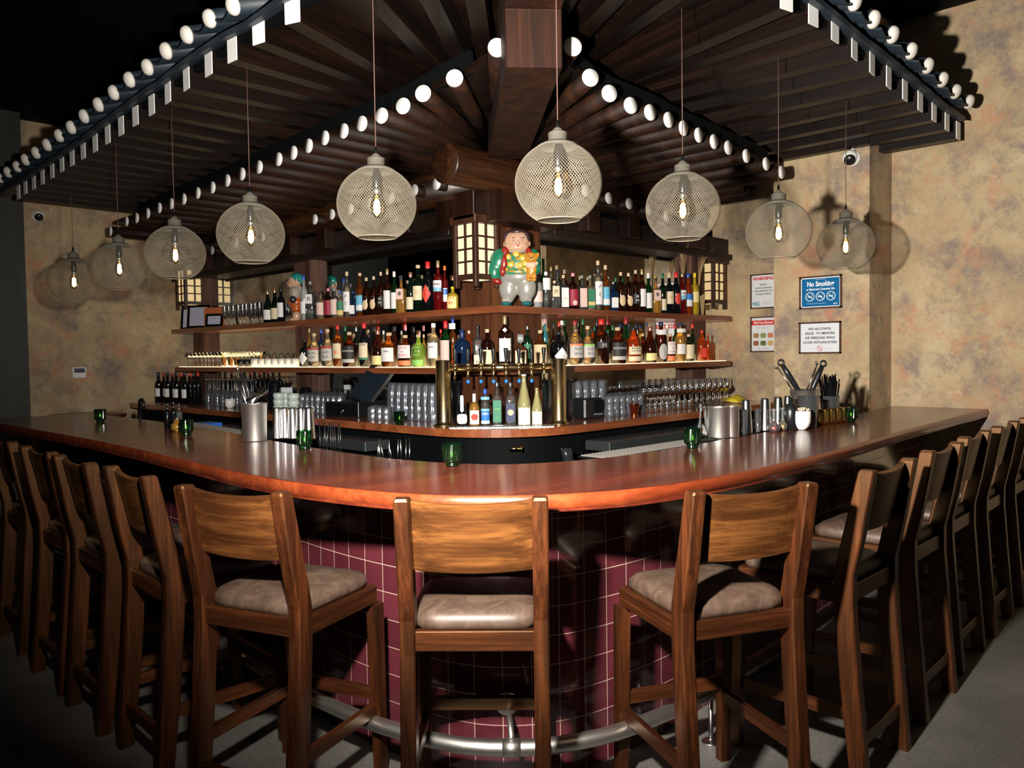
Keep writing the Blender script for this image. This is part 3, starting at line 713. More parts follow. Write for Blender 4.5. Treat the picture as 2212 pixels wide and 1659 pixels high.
# ================================================================== PENDANTS
def globe_mesh(Rx,Rz,t0,t1,nu,nv,wr):
    """woven wire: two crossing families of slanted wires meeting at diamond nodes"""
    vs=[];fs=[]
    def pt(i,j):
        th=t0+(t1-t0)*j/nv; ph=2*PI*(i+.5*(j%2))/nu
        return Vector((Rx*math.sin(th)*math.cos(ph),Rx*math.sin(th)*math.sin(ph),Rz*math.cos(th)))
    def seg(a,b):
        n=(a+b).normalized(); d=(b-a).normalized(); s=d.cross(n)*wr; q=n*wr*.8; k=len(vs)
        vs.extend([a+s,a+q,a-s,b+s,b+q,b-s]); fs.extend([(k,k+1,k+4,k+3),(k+1,k+2,k+5,k+4),(k+2,k,k+3,k+5)])
    for j in range(nv):
        for i in range(nu):
            a=pt(i,j)
            if j%2==0: seg(a,pt(i,j+1)); seg(a,pt(i-1,j+1))
            else: seg(a,pt(i,j+1)); seg(a,pt(i+1,j+1))
    return MB().add(vs,fs)
WIRE=PM('pale_wire',(.18,.16,.12),.5,.0); WASH=PM('washed_wood',(.09,.082,.064),.75)
BULBG=glass('bulb_glass',(1.,.75,.4),.04,(.9,.6,.3)); FIL=emis('glowing_filament',(1.,.78,.5),45)
CORD=PM('cord_pink',(.09,.045,.036),.7)
def make_pendant():
    t=thing('pendant_lamp','x','pendant lamp',(0,0,0),0,'wire globe pendants over the bar')
    Rx,Rz=.165,.157; t0=math.radians(27); t1=math.radians(180-29)
    sh=P('wire_globe',globe_mesh(Rx,Rz,t0,t1,86,46,.00062),WIRE,t)
    rb=Rx*math.sin(t1); zb=Rz*math.cos(t1); rt_=Rx*math.sin(t0); zt_=Rz*math.cos(t0)
    mb=MB(); mb.tube([(rb*math.cos(a*PI/24),rb*math.sin(a*PI/24),zb) for a in range(48)],.0022,6,closed=True)
    P('bottom_ring',mb,WIRE,t)
    P('wooden_neck',MB().lathe([(rt_+.002,zt_-.004),(rt_+.004,zt_+.002),(.06,zt_+.012),(.044,zt_+.018),(.036,zt_+.022),(.037,zt_+.05),(.033,zt_+.054),(.022,zt_+.056),(.02,zt_+.062),(.012,zt_+.07),(.005,zt_+.074)],32,cap0=False),WASH,t)
    s=P('lamp_socket',MB().lathe([(.016,.066),(.018,.07),(.018,.12),(.012,.135),(.01,zt_+.01)],20),BLK2,t)
    P('socket_collar',MB().lathe([(.0155,.045),(.0155,.068)],20),STEEL,s)
    b=P('bulb',MB().lathe([(.0145,.046),(.016,.035),(.024,.015),(.029,-.008),(.028,-.022),(.021,-.042),(.01,-.054),(.003,-.058)],24),BULBG,t)
    mb=MB()
    for k in range(6):
        a=PI*k/3; c,d=math.cos(a)*.009,math.sin(a)*.009
        mb.cyl((c*.8,d*.8,.018),(c*1.1,d*1.1,-.036),.0042,n=6)
    P('filament',mb,FIL,b)
    P('cord_grip',MB().lathe([(.006,zt_+.07),(.007,zt_+.08),(.004,zt_+.1)],12),BLACK,t)
    return snap(t)
pd0=make_pendant()
pend=[(1206,397,'Y',-1.72,3.6,'largest wire globe pendant, hanging right of the centre'),
(814,442,'X',-1.68,3.6,'wire globe pendant left of the centre, in front of the left bottles'),
(1475,450,'Y',-1.75,3.02,'wire globe pendant on the right, second from the centre'),
(542,507,'X',-1.72,2.96,'wire globe pendant on the left, second from the centre'),
(1682,500,'Y',-1.80,3.0,'wire globe pendant above the wall signs with its shadow beside it'),
(1827,530,'Y',-1.80,2.96,'farthest right wire globe pendant, in front of the wall pier'),
(379,548,'X',-1.74,2.93,'wire globe pendant on the left, third from the centre'),
(258,578,'X',-1.74,2.92,'dark wire globe pendant on the left, fourth from the centre'),
(160,607,'X',-1.78,2.66,'farthest left wire globe pendant, small and dim')]
for i,(x,y,ax,v,zt,lab) in enumerate(pend):
    p=on(x,y,ax,v)
    if i==0: pd0.location=p; pd0['label']=lab; t=pd0
    else: t=dup(pd0,p,.2*i,lab)
    zc=zt
    cyl=MB().cyl((0,0,.24),(0,0,zc-p.z),.0021,n=8); P('cord',cyl,CORD,t)
    if i<6:
        b=bpy.data.lights.new('bulb_light','POINT'); b.energy=1.1; b.color=(1,.6,.28); b.shadow_soft_size=.03
        bo=bpy.data.objects.new('bulb_light',b); COL.objects.link(bo); bo.location=p
# ================================================================== BOTTLES
PROF={ # (r/R, z/H, power)
'tall':[(.9,0),(1,.012),(1,.6),(.97,.64),(.8,.69),(.5,.73),(.36,.76),(.33,.8),(.33,.95)],
'wine':[(.9,0),(1,.01),(1,.58),(.96,.63),(.75,.68),(.45,.72),(.37,.76),(.35,.97)],
'burg':[(.9,0),(1,.01),(1,.42),(.93,.5),(.72,.6),(.5,.7),(.38,.78),(.35,.97)],
'squat':[(.88,0),(1,.02),(1,.52),(.97,.6),(.85,.67),(.6,.72),(.36,.745),(.29,.77),(.28,.93)],
'ball':[(.7,0),(.95,.05),(1,.15),(1,.42),(.96,.52),(.82,.62),(.55,.69),(.3,.73),(.26,.78),(.26,.93)],
'sq':[(.95,0,6),(1,.015,6),(1,.6,6),(.93,.65,5),(.6,.69,3),(.33,.72),(.3,.76),(.3,.93)],
'dec':[(.95,0,7),(1,.015,7),(1,.5,7),(.95,.56,6),(.6,.62,3),(.26,.65),(.24,.72)],
'taper':[(.8,0),(.84,.015),(1,.55),(1,.66),(.85,.71),(.5,.75),(.33,.78),(.3,.83),(.3,.97)],
'flask':[(.93,0,4),(1,.015,4),(1,.58,4),(.9,.66,4),(.6,.72,3),(.36,.76),(.34,.95)],
'champ':[(.92,0),(1,.01),(1,.38),(.93,.47),(.72,.6),(.5,.74),(.36,.85),(.33,.9),(.33,.97)]}
CAPC={'cork':PM('cork_stopper',(.62,.47,.3),.8),'white':PM('white_cap',(.8,.8,.78),.4),'red':PM('red_cap',(.6,.02,.02),.35),'blue':PM('blue_cap',(.02,.09,.5),.3),
'black':PM('black_cap',(.015,.015,.018),.35),'gold':PM('gold_foil',(.7,.52,.25),.3,.8),'navy':PM('navy_cap',(.01,.025,.1),.35),'green':PM('green_cap',(.01,.12,.05),.3),
'pink':PM('pink_cap',(.8,.3,.35),.4),'clear':G['frost'],'silver':PM('silver_cap',(.6,.6,.6),.25,1),'yellow':PM('yellow_cap',(.85,.6,.02),.35),'orange':PM('orange_cap',(.8,.2,.03),.35),
'dkred':PM('dark_red_cap',(.3,.02,.02),.35),'rose':PM('rose_foil',(.7,.35,.25),.3,.8),'teal':PM('teal_cap',(.02,.3,.3),.4)}
LABC={'white':(.78,.77,.76),'cream':(.72,.62,.42),'tan':(.66,.48,.28),'pink':(.72,.52,.46),'green':(.03,.2,.11),'blue':(.12,.42,.62),'navy':(.015,.03,.09),'gold':(.7,.5,.18),
'red':(.62,.05,.03),'orange':(.8,.22,.08),'lime':(.25,.55,.12),'black':(.015,.015,.015),'grey':(.5,.48,.46),'maroon':(.3,.015,.04),'yellow':(.85,.7,.3),'brightblue':(.02,.18,.6),'cyan':(.2,.5,.65)}
def LM(c): return PM('label_'+c,LABC[c],.6)
def bottle(pos,h,r,kind,gm,lab,capn,label,rz,group=None,label2=None,txt=None,emb=None,fill=None,band=None,nm='liquor_bottle',half=1.0,caph=None):
    """lab=(colour,z0,z1) fractions of the height"""
    t=thing(nm,label,'bottle',pos,rz,group)
    pr=PROF[kind]; sq=kind in('sq','dec','flask')
    topf=pr[-1][1]
    b=P('glass_body',MB().lathe([(p[0]*r,p[1]*h)+tuple(p[2:]) for p in pr],28 if not sq else 32),G[gm],t)
    if fill:
        fz=fill[1]; pl=[(p[0]*r*.9,max(.02,p[1])*h)+tuple(p[2:]) for p in pr if p[1]<fz]
        last=[p for p in pr if p[1]<fz][-1]; pl.append((last[0]*r*.9,fz*h)+tuple(last[2:]))
        if len(pl)>1: P('spirit',MB().lathe(pl,20 if not sq else 32),G[fill[0]],b)
    nr=pr[-1][0]*r
    if capn:
        if kind=='dec':
            P('stopper',MB().lathe([(nr*.8,topf*h),(nr*.9,(topf+.03)*h),(r*.5,(topf+.05)*h,6),(r*.5,h,6)],24),G['frost'],t)
        else:
            ch=caph or (1-topf+.02 if kind in('squat','ball','sq') else .13 if kind in('wine','burg','champ') else .1)
            P('cap',MB().lathe([(nr*1.08,(1-ch)*h),(nr*1.12,(1-ch+.005)*h),(nr*1.12,.992*h),(nr*1.0,h)],20),CAPC[capn],t)
            if topf<1-ch: P('neck_ring',MB().lathe([(nr,topf*h),(nr,(1-ch)*h)],16),G[gm],b)
    lo_=None
    if lab:
        c,z0,z1=lab; hw=1.004 if kind=='taper' else 1
        rr=r*hw
        if sq: mb=MB().box((-r*.8,-r-.001,z0*h),(r*.8,-r+.002,z1*h))
        else: mb=patch(rr,z0*h,z1*h,half)
        lo_=P('paper_label',mb,LM(c),t)
    if band:
        for k,(c,z0,z1) in enumerate(band):
            if sq: mb=MB().box((-r*.82,-r-.0022,z0*h),(r*.82,-r+.001,z1*h))
            else: mb=patch(r,z0*h,z1*h,half*1.02,off=.0016)
            P('label_band',mb,LM(c),t)
    if emb:
        c,z,w_,hh,k=emb[:5]; P('emblem',emblem(r,0,z*h,w_*r,hh*r,k,sq=sq,off=.0024),LM(c),lo_ or t)
    if txt:
        L=[(s,sz*r,0,z*h,.02) for s,z,sz in txt[1]]
        letters(lo_ or t,L,LM(txt[0]),r=None if sq else r+.003,y=r+.0035)
    return t
def on_shelf(run,x,ytop,wpx,z,row,**k):
    dep=[.085,.2][row] if row in (0,1) else row
    p=on(x,(ytop+700)/2,'X' if run=='l' else 'Y',dep)
    D=dist(p); h=on(x,ytop,'X' if run=='l' else 'Y',dep).z-z; r=wpx*D/FP/2*1.2
    base=-PI/2 if run=='l' else 0
    to=CAMP-p; ang=math.atan2(to.y,to.x)+PI/2
    rz=base*.45+ang*.55
    return Vector((p.x,p.y,z)),h,r,rz
def Z5(x,t,w): return (600+x/5.53,520+t/5.53,w/5.53)
def Z7(x,t,w): return (1150+x/4.916,520+t/4.916,w/4.916)
def Z2(x,t,w): return (900+x/5.925,660+t/5.925,w/5.925)
T=lambda c,*l:(c,list(l))
US='on the left upper shelf'
UL=[ # conv,(x,top,w),row,kind,glass,label,cap,desc,extra
(Z5,(315,412,74),0,'tall','frost',('white',.15,.42),'blue','cloudy clear bottle with blue neck foil beside the turquoise-haired figurine',{}),
(Z5,(393,485,100),0,'sq','clear',('white',.42,.66),'clear','square clear bottle with white calligraphy neck label, left upper shelf',dict(txt=T('black',('白',.54,1.0)),fill=('clear',.4))),
(Z5,(455,600,60),1,'tall','clear',('cream',.2,.55),'black','small clear bottle with cream label behind its neighbours, left upper shelf',{}),
(Z5,(515,610,90),0,'tall','pale',('pink',.15,.6),'black','pale bottle with rosy paper label and black cap, left upper shelf',{}),
(Z5,(605,570,86),0,'squat','dkamber',('maroon',.12,.6),'pink','dark red liqueur bottle with maroon label and pink neck, left upper shelf',{}),
(Z5,(680,568,88),0,'squat','clear',('pink',.12,.62),'clear','clear bottle with pale pink label and glass stopper, left upper shelf',{}),
(Z5,(750,600,80),0,'squat','pale',('green',.1,.6),'blue','bottle with green and gold label next to tall calligraphy bottle, left',dict(band=[('gold',.1,.28)])),
(Z5,(830,370,82),0,'tall','clear',('white',.12,.56),'cork','tall clear bottle with white calligraphy label and cork, left upper shelf',dict(fill=('pale',.68),txt=T('black',('〆',.46,.8),('ζ',.3,.9)),caph=.09)),
(Z5,(900,600,92),.12,'sq','navy',('white',.12,.45),'navy','squat midnight-blue bottle with boxed white label, left upper shelf',{}),
(Z5,(985,385,88),0,'tall','amber',('blue',.12,.48),'cork','amber bottle with sea-blue label and navy neck, left upper shelf',dict(band=[('white',.14,.26)],caph=.07)),
(Z5,(1062,440,88),0,'squat','dkamber',None,'cork','bourbon bottle with oval gold label, left one of the twin pair',dict(emb=('tan',.28,1.25,2.2,2))),
(Z5,(1150,424,88),0,'squat','dkamber',None,'cork','bourbon bottle with oval gold label, right one of the twin pair',dict(emb=('tan',.28,1.25,2.2,2))),
(Z5,(1235,372,80),0,'squat','dkamber',('black',.2,.42),'cork','rye bottle with black and white lettering, left upper shelf',dict(txt=T('white',('SS',.37,.6),('RYE',.28,.5)))),
(Z5,(1312,335,82),0,'wine','dkamber',('white',.12,.52),'gold','tall brown bottle with plain white label and pale foil, left upper shelf',{}),
(Z5,(1395,367,74),0,'wine','green',('white',.12,.5),'white','green bottle with white cap and white label, left upper shelf',{}),
(Z5,(1478,430,108),0,'sq','gold',('pink',.38,.66),'black','square golden bottle with calligraphy label in its upper half, left shelf',dict(txt=T('black',('季',.52,.9)))),
(Z5,(1590,375,96),0,'wine','dkgreen',('cream',.08,.38),'rose','dark green bottle with low cream label, left upper shelf',{}),
(Z5,(1680,290,112),0,'wine','dkgreen',('cream',.25,.55),'cork','big dark green bottle with cream stag label, left upper shelf',dict(emb=('tan',.42,.7,.8,2),caph=.07)),
(Z5,(1797,250,124),0,'wine','black',None,'red','large black vermouth bottle with red cap and red diamond label, left',dict(emb=('red',.35,1.6,3.,1),caph=.14)),
(Z5,(1918,237,100),0,'tall','red',('cyan',.38,.6),'gold','ruby red aperitif bottle lettered white, pale cap, left upper shelf',dict(txt=T('black',('PARI',.52,.75)),band=[('white',.46,.6)],caph=.14)),
(Z5,(1998,300,72),.14,'tall','red',('white',.2,.5),'orange','red aperitif bottle with slanted blue label at right of tall red bottle',dict(band=[('brightblue',.36,.48)],txt=T('yellow',('ERO',.42,.6)))),
(Z5,(2092,550,116),0,'squat','yellow',('yellow',.06,.55),'yellow','short yellow-labelled bottle at the right end of left upper shelf',dict(txt=T('red',('LICOR',.48,.45),('43',.28,.8)))),
]
LL=[
(Z5,(318,1180,112),0,'squat','black',None,'black','black apothecary bottle with white diamond label beside the white cups',dict(emb=('white',.3,1.7,2.4,1))),
(Z5,(432,1105,138),0,'ball','clear',('grey',.16,.56),'cork','round tequila bottle with sketched label, leftmost of two alike',dict(band=[('red',.52,.56),('black',.505,.52)],fill=('pale',.66),txt=T('black',('//\\~/\\\\',.4,.5),('\\~//\\/',.28,.5)))),
(Z5,(592,1055,138),0,'ball','clear',('grey',.16,.54),'cork','round tequila bottle with sketched label, second of two alike',dict(band=[('red',.5,.54),('black',.485,.5)],fill=('pale',.64),txt=T('black',('\\/~//\\',.38,.5),('//\\~/\\',.26,.5)))),
(Z5,(378,1050,60),1,'tall','gold',None,'cork','golden bottle at the back, neck above the first round tequila bottle',{}),
(Z5,(515,1060,66),1,'tall','navy',None,'blue','dark blue bottle at the back between two round tequila bottles',{}),
(Z5,(712,1010,104),0,'tall','amber',('cream',.2,.56),'red','amber bottle with red cap and cream label, left lower shelf',dict(emb=('orange',.35,.5,.7,2))),
(Z5,(803,1018,70),1,'wine','green',None,'green','bright green slim bottle at the back of the left lower shelf',{}),
(Z5,(852,1090,150),0,'squat','dkamber',('black',.12,.6),'cork','squat dark brown rum bottle with faint lettering, left lower shelf',dict(band=[('grey',.12,.22)],txt=T('grey',('WOODFORD',.45,.32)))),
(Z5,(935,1022,66),1,'wine','dkgreen',None,'silver','dark bottle with silver neck behind the squat rum bottle',{}),
(Z5,(1028,980,110),0,'wine','black',('cream',.2,.54),'red','tall whiskey bottle with red foil and cream label, left lower shelf',dict(band=[('teal' if 0 else 'green',.16,.21)],txt=T('black',('SON',.5,.6)))),
(Z5,(1085,1110,60),1,'wine','dkamber',None,'black','brown bottle half hidden at the back, right of the cream whiskey label',{}),
(Z5,(1160,1025,64),1,'wine','black',None,'black','black slim bottle at the back behind the cognac',{}),
(Z5,(1192,1065,122),0,'burg','dkamber',('yellow',.06,.3),'rose','cognac bottle with rose foil and low cream label, left lower shelf',{}),
(Z5,(1262,1075,54),1,'tall','pale',None,'white','pale bottle neck at the back right of the cognac',{}),
(Z5,(1322,1100,156),0,'squat','amber',('white',.16,.56),'cork','broad amber bottle with wide white label, left lower shelf',dict(txt=T('navy',('nikka',.46,.35)))),
(Z5,(1395,1020,80),1,'wine','dkamber',None,'black','dark bottle with black neck behind the broad amber bottle',{}),
(Z5,(1520,1128,156),0,'squat','dkamber',('white',.28,.68),'cork','dark squat bottle with white label over orange strip, left lower shelf',dict(band=[('orange',.05,.2)],txt=T('red',('OCHO',.6,.42),('de',.48,.34),('OTRO',.36,.42)))),
(Z5,(1525,1010,64),1,'wine','dkgreen',None,'pink','green bottle at the back behind the white and orange label',{}),
(Z5,(1625,1030,62),1,'wine','black',None,'black','black bottle neck at the back left of the lime bottle',{}),
(Z5,(1678,1120,142),0,'squat','lime',('lime',.05,.22),'cork','lime green squat bottle with green lettering, left lower shelf',dict(txt=T('lime',('OCHO',.6,.42),('de',.48,.34),('OTRO',.36,.42)))),
(Z5,(1742,1120,60),1,'squat','gold',None,'cork','small golden bottle at the back right of the lime bottle',{}),
(Z5,(1858,985,122),0,'tall','pale',('white',.2,.55),'white','pale bottle with white cap and white label lettered 00, left lower shelf',dict(txt=T('black',('DO',.45,.5)))),
(Z5,(1946,1058,60),.15,'tall','red',None,'red','small red bottle squeezed between pale bottle and green bottle',{}),
(Z5,(2002,960,112),0,'wine','green',('pink',.1,.58),'red','green bottle with red cap and salmon label, left lower shelf',dict(caph=.16)),
(Z5,(2090,930,78),.14,'tall','amber',None,'blue','amber bottle with white and blue neck behind the tap column',dict(band=[('white',.78,.9)])),
(Z2,(578,305,180),0,'squat','navy',None,'navy','matte navy blue bottle behind the first beer taps',dict(caph=.24)),
(Z2,(668,320,90),.16,'squat','orange',None,'cork','orange liqueur bottle behind the navy bottle',{}),
]
CC=[ # centre, on the corner of the lower shelf
(Z2,(782,250,150),'sq','clear',('cream',.02,.3),'black','clear square bottle with cream label lettered YO behind the taps',dict(txt=T('black',('YO',.12,.7)),fill=('clear',.5)),(.03,.34)),
(Z2,(905,302,178),'squat','dkamber',('cream',.03,.46),'cork','brown bottle with large cream label behind the beer taps',dict(),(.05,.2)),
(Z2,(1130,128,176),'taper','dkamber',('white',.12,.56),'gold','tall central whisky bottle with tapered white label, on the shelf corner',dict(emb=('white',.72,.7,.7,1),caph=.17),(.055,.055)),
(Z2,(1330,368,196),'dec','amber',('cream',.04,.5),'clear','faceted whisky decanter with brush-script label behind the taps',dict(txt=T('black',('響',.34,.9))),(.26,.05)),
(Z2,(1420,255,110),'tall','green',('green',.2,.55),'silver','green-labelled bottle behind the whisky decanter',dict(),(.36,.14)),
(Z2,(1583,315,196),'ball','amber',('tan',.06,.6),'cork','round-shouldered amber bottle with tan label right of decanter',dict(),(.5,.06)),
]
RL=[
(Z2,(1815,335,190),0,'squat','black',None,'black','large black apothecary bottle with white diamond label by right tap column',dict(emb=('white',.27,1.7,2.,1),txt=T('grey',('NDRIC',.26,.3)))),
(Z7,(130,832,62),1,'tall','aqua',None,'pink','aqua glass bottle with pink stopper at the back, behind the black bottle',{}),
(Z7,(222,875,40),1,'wine','dkamber',None,'black','dark bottle neck at the back right of aqua bottle',{}),
(Z7,(312,848,70),1,'tall','clear',('pink',.15,.4),'white','clear bottle with fat white cap at the back, right lower shelf',{}),
(Z7,(450,850,146),0,'ball','clear',('grey',.16,.5),'dkred','round tequila bottle with orange band and sketched label, red stopper',dict(band=[('orange',.43,.48),('black',.48,.5)],fill=('gold',.62),txt=T('black',('/\\~//\\',.36,.5),('\\//~\\/',.25,.5)))),
(Z7,(586,905,128),0,'ball','clear',('grey',.18,.54),'cork','round tequila bottle with green band and sketched label, cork stopper',dict(band=[('lime',.48,.53),('black',.53,.55)],fill=('gold',.64),txt=T('black',('\\/~//',.4,.5),('//\\~/',.28,.5)))),
(Z7,(535,832,62),1,'wine','green',None,'green','bright green bottle at the back between two round tequila bottles',{}),
(Z7,(683,845,60),1,'wine','black',None,'black','black bottle with striped neck at the back, right lower shelf',{}),
(Z7,(732,832,140),0,'wine','dkamber',('black',.35,.5),'red','tall dark bottle with red cap and square outline label, right lower shelf',dict(txt=T('grey',('[G]',.42,.5)))),
(Z7,(800,950,54),1,'wine','green',None,'green','green bottle half hidden behind the tall dark red-capped bottle',{}),
(Z7,(853,900,58),1,'wine','dkgreen',None,'green','green-necked bottle at the back left of the squat rum bottle',{}),
(Z7,(905,920,156),0,'squat','dkamber',('black',.12,.58),'cork','squat dark brown rum bottle with faint lettering, right lower shelf',dict(band=[('grey',.1,.2)],txt=T('grey',('WOODFORD',.42,.32)))),
(Z7,(993,825,100),1,'champ','green',('white',.3,.42),'dkred','broad green bottle with dark red foil at the back, right lower shelf',{}),
(Z7,(1072,920,140),0,'squat','orange',('cream',.24,.46),'black','orange-amber bottle with two cream labels, right lower shelf',dict(band=[('cream',.06,.19)],txt=T('black',('MONKEY',.41,.3),('SHOULDER',.34,.26)))),
(Z7,(1100,890,52),1,'wine','dkamber',None,'navy','dark bottle with navy neck behind the two-label amber bottle',{}),
(Z7,(1172,985,80),.17,'squat','dkamber',None,'cork','small dark bottle between the orange-amber bottle and cognac',{}),
(Z7,(1215,870,50),1,'tall','clear',None,'navy','clear bottle with striped navy cap at the back, right lower shelf',{}),
(Z7,(1250,910,122),0,'burg','dkamber',('yellow',.06,.26),'rose','cognac bottle with copper foil and low cream label, right lower shelf',{}),
(Z7,(1365,862,108),0,'tall','dkamber',None,'navy','whisky bottle with grey oval label and white neck band, right shelf',dict(emb=('grey',.26,1.5,2.6,2),band=[('white',.68,.8)])),
(Z7,(1430,890,54),1,'tall','pale',None,'white','pale bottle with white cap at the back, right lower shelf',{}),
(Z7,(1463,990,98),0,'squat','dkamber',('white',.28,.72),'cork','small bottle with red-lettered white label over orange strip, right shelf',dict(band=[('orange',.05,.22)],txt=T('red',('OCHO',.64,.42),('de',.5,.34),('OTRO',.36,.42)))),
(Z7,(1570,878,98),0,'tall','gold',('white',.2,.46),'navy','golden whisky bottle with grey-white label and navy cap, right shelf',dict(band=[('white',.76,.86)])),
(Z7,(1660,993,98),0,'squat','dkgreen',('cream',.1,.62),'cork','dark green bottle with tall cream label, right lower shelf',{}),
(Z7,(1700,880,56),1,'wine','green',None,'red','green bottle with red and green foil near the right post',{}),
(Z7,(1800,948,80),0,'flask','orange',('red',.12,.42),'red','orange-red bottle with red label at the right end of the lower shelf',{}),
(Z7,(1865,985,44),.06,'tall','orange',None,'red','last small amber-red bottle at the very right end, lower shelf',{}),
]
UR=[
(Z7,(120,190,58),1,'wine','green',None,'green','green bottle neck rising behind the figurine’s puppy',{}),
(Z7,(50,330,100),.06,'squat','frost',('pink',.15,.45),'clear','cloudy mauve-labelled bottle right beside the big figurine',{}),
(Z7,(145,330,84),0,'tall','clear',('white',.5,.82),'white','rippled clear bottle with white label on its upper half, right shelf',dict(fill=('clear',.5))),
(Z7,(200,275,50),1,'tall','clear',None,'gold','clear bottle with dark foil at the back, right of the figurine',{}),
(Z7,(236,425,90),0,'sq','clear',('cream',.42,.8),'cork','clear six-sided bottle with cream calligraphy label, right upper shelf',dict(txt=T('black',('六',.6,1.))),),
(Z7,(270,315,44),1,'tall','clear',None,'navy','clear bottle with navy foil at the back, right upper shelf',{}),
(Z7,(332,365,94),0,'sq','clear',('white',.06,.62),'cork','clear gin bottle with big white label and cork, right upper shelf',dict(txt=T('orange',('HO',.3,.5)))),
(Z7,(432,345,100),0,'squat','dkamber',('maroon',.1,.55),'pink','dark red liqueur bottle with maroon oval label, right upper shelf',dict(emb=('pink',.18,.8,.9,2))),
(Z7,(527,368,92),0,'sq','clear',('pink',.08,.62),'clear','clear bottle with plain pale pink label, right upper shelf',{}),
(Z7,(614,368,86),0,'sq','pale',('green',.08,.6),'clear','bottle with deep green and gold label, right upper shelf',dict(band=[('gold',.14,.24)])),
(Z7,(698,213,84),0,'tall','clear',('white',.12,.58),'cork','tallest clear bottle with calligraphy label, right upper shelf',dict(fill=('pale',.68),txt=T('black',('〆',.48,.8),('ζ',.32,.9)),caph=.09)),
(Z7,(778,260,76),0,'tall','amber',('blue',.12,.52),'cork','amber bottle with ocean-blue label and navy neck, right upper shelf',dict(band=[('white',.14,.26)])),
(Z7,(860,430,88),0,'sq','navy',('white',.12,.45),'silver','squat midnight-blue bottle with boxed label, right upper shelf',{}),
(Z7,(885,390,50),1,'wine','green',None,'green','green bottle at the back, behind the midnight-blue bottle',{}),
(Z7,(940,335,88),0,'squat','dkamber',None,'cork','oval-gold-label bourbon bottle on the right shelf, left of the pair',dict(emb=('tan',.28,1.25,2.2,2))),
(Z7,(1022,343,82),0,'squat','dkamber',None,'cork','oval-gold-label bourbon bottle on the right shelf, right of the pair',dict(emb=('tan',.28,1.25,2.2,2))),
(Z7,(1098,312,80),0,'squat','dkamber',('black',.2,.42),'cork','rye bottle with white SS lettering, right upper shelf',dict(txt=T('white',('SS',.37,.7),('RYE',.28,.5)))),
(Z7,(1165,300,72),0,'wine','dkamber',('white',.14,.54),'gold','tall brown bottle with plain white label, right upper shelf',{}),
(Z7,(1232,345,68),0,'wine','green',('white',.12,.5),'white','green bottle with white capsule, right upper shelf',{}),
(Z7,(1310,400,92),0,'sq','gold',('pink',.36,.66),'black','square golden bottle with pinkish label, right upper shelf',dict(txt=T('black',('季',.52,.9)))),
(Z7,(1385,345,66),0,'wine','dkgreen',('cream',.08,.36),'green','dark green bottle with low cream label, right upper shelf',{}),
(Z7,(1455,340,78),0,'wine','black',('cream',.24,.54),'cork','black bottle with cream stag label, right upper shelf',dict(emb=('tan',.4,.7,.8,2))),
(Z7,(1526,332,84),0,'wine','black',None,'red','black vermouth bottle with red cap and red round label, right shelf',dict(emb=('red',.36,1.3,2.4,2),caph=.14)),
(Z7,(1592,342,72),0,'tall','red',('cyan',.36,.58),'gold','dark red aperitif bottle with white label, right upper shelf',dict(txt=T('black',('AM',.5,.7)),band=[('white',.46,.58)])),
(Z7,(1655,348,78),0,'tall','orange',('white',.2,.5),'blue','bright red-orange aperitif bottle with blue cap, right upper shelf',dict(band=[('brightblue',.36,.5)])),
(Z7,(1725,343,74),0,'tall','yellow',('yellow',.3,.55),'yellow','bright yellow liqueur bottle at the right end of the upper shelf',{}),
]
def place(rows,run,z):
    for f,a,row,kind,gm,lab,cap,desc,ex in rows:
        x,yt,wp=f(*a); pos,h,r,rz=on_shelf(run,x,yt,wp,z,row)
        if kind in ('sq','dec','flask'): r*=.88
        bottle(pos,h,r,kind,gm,lab,cap,desc,rz,**ex)
place(UL,'l',1.8105); place(LL,'l',1.405)
place(UR,'r',1.8105); place(RL,'r',1.405)
for f,a,kind,gm,lab,cap,desc,ex,xy in CC:
    x,yt,wp=f(*a)
    # sits on the shelf corner: use the vertical plane through xy facing the camera
    s=xy[0]+xy[1]+.04; p=on(x,(yt+780)/2,'D',s); D=dist(p); h=on(x,yt,'D',s).z-1.401; r=wp*D/FP/2*.98
    if p.x<0: p.x=.05
    if p.y<0: p.y=.05
    if kind in ('sq','dec'): r*=.88
    to=CAMP-p; bottle(Vector((p.x,p.y,1.401)),h,min(r,.052),kind,gm,lab,cap,desc,math.atan2(to.y,to.x)+PI/2,**ex)
# wine bottles on the left upper shelf by the flutes
for x,yt,w_,g,lab,cap,d in [(578.6,627,16,'dkgreen',('white',.1,.4),'gold','white-labelled green wine bottle right of the flutes'),(594,623,15,'dkgreen',('cream',.1,.42),'rose','wine bottle with cream label and pinkish foil by the flutes'),(607,620,14,'black',('white',.14,.55),'black','black wine bottle with tall white label beside turquoise-haired figurine')]:
    pos,h,r,rz=on_shelf('l',x,yt,w_,1.8105,.08); bottle(pos,h,r,'burg' if g!='black' else 'wine',g,lab,cap,d,rz,nm='wine_bottle')
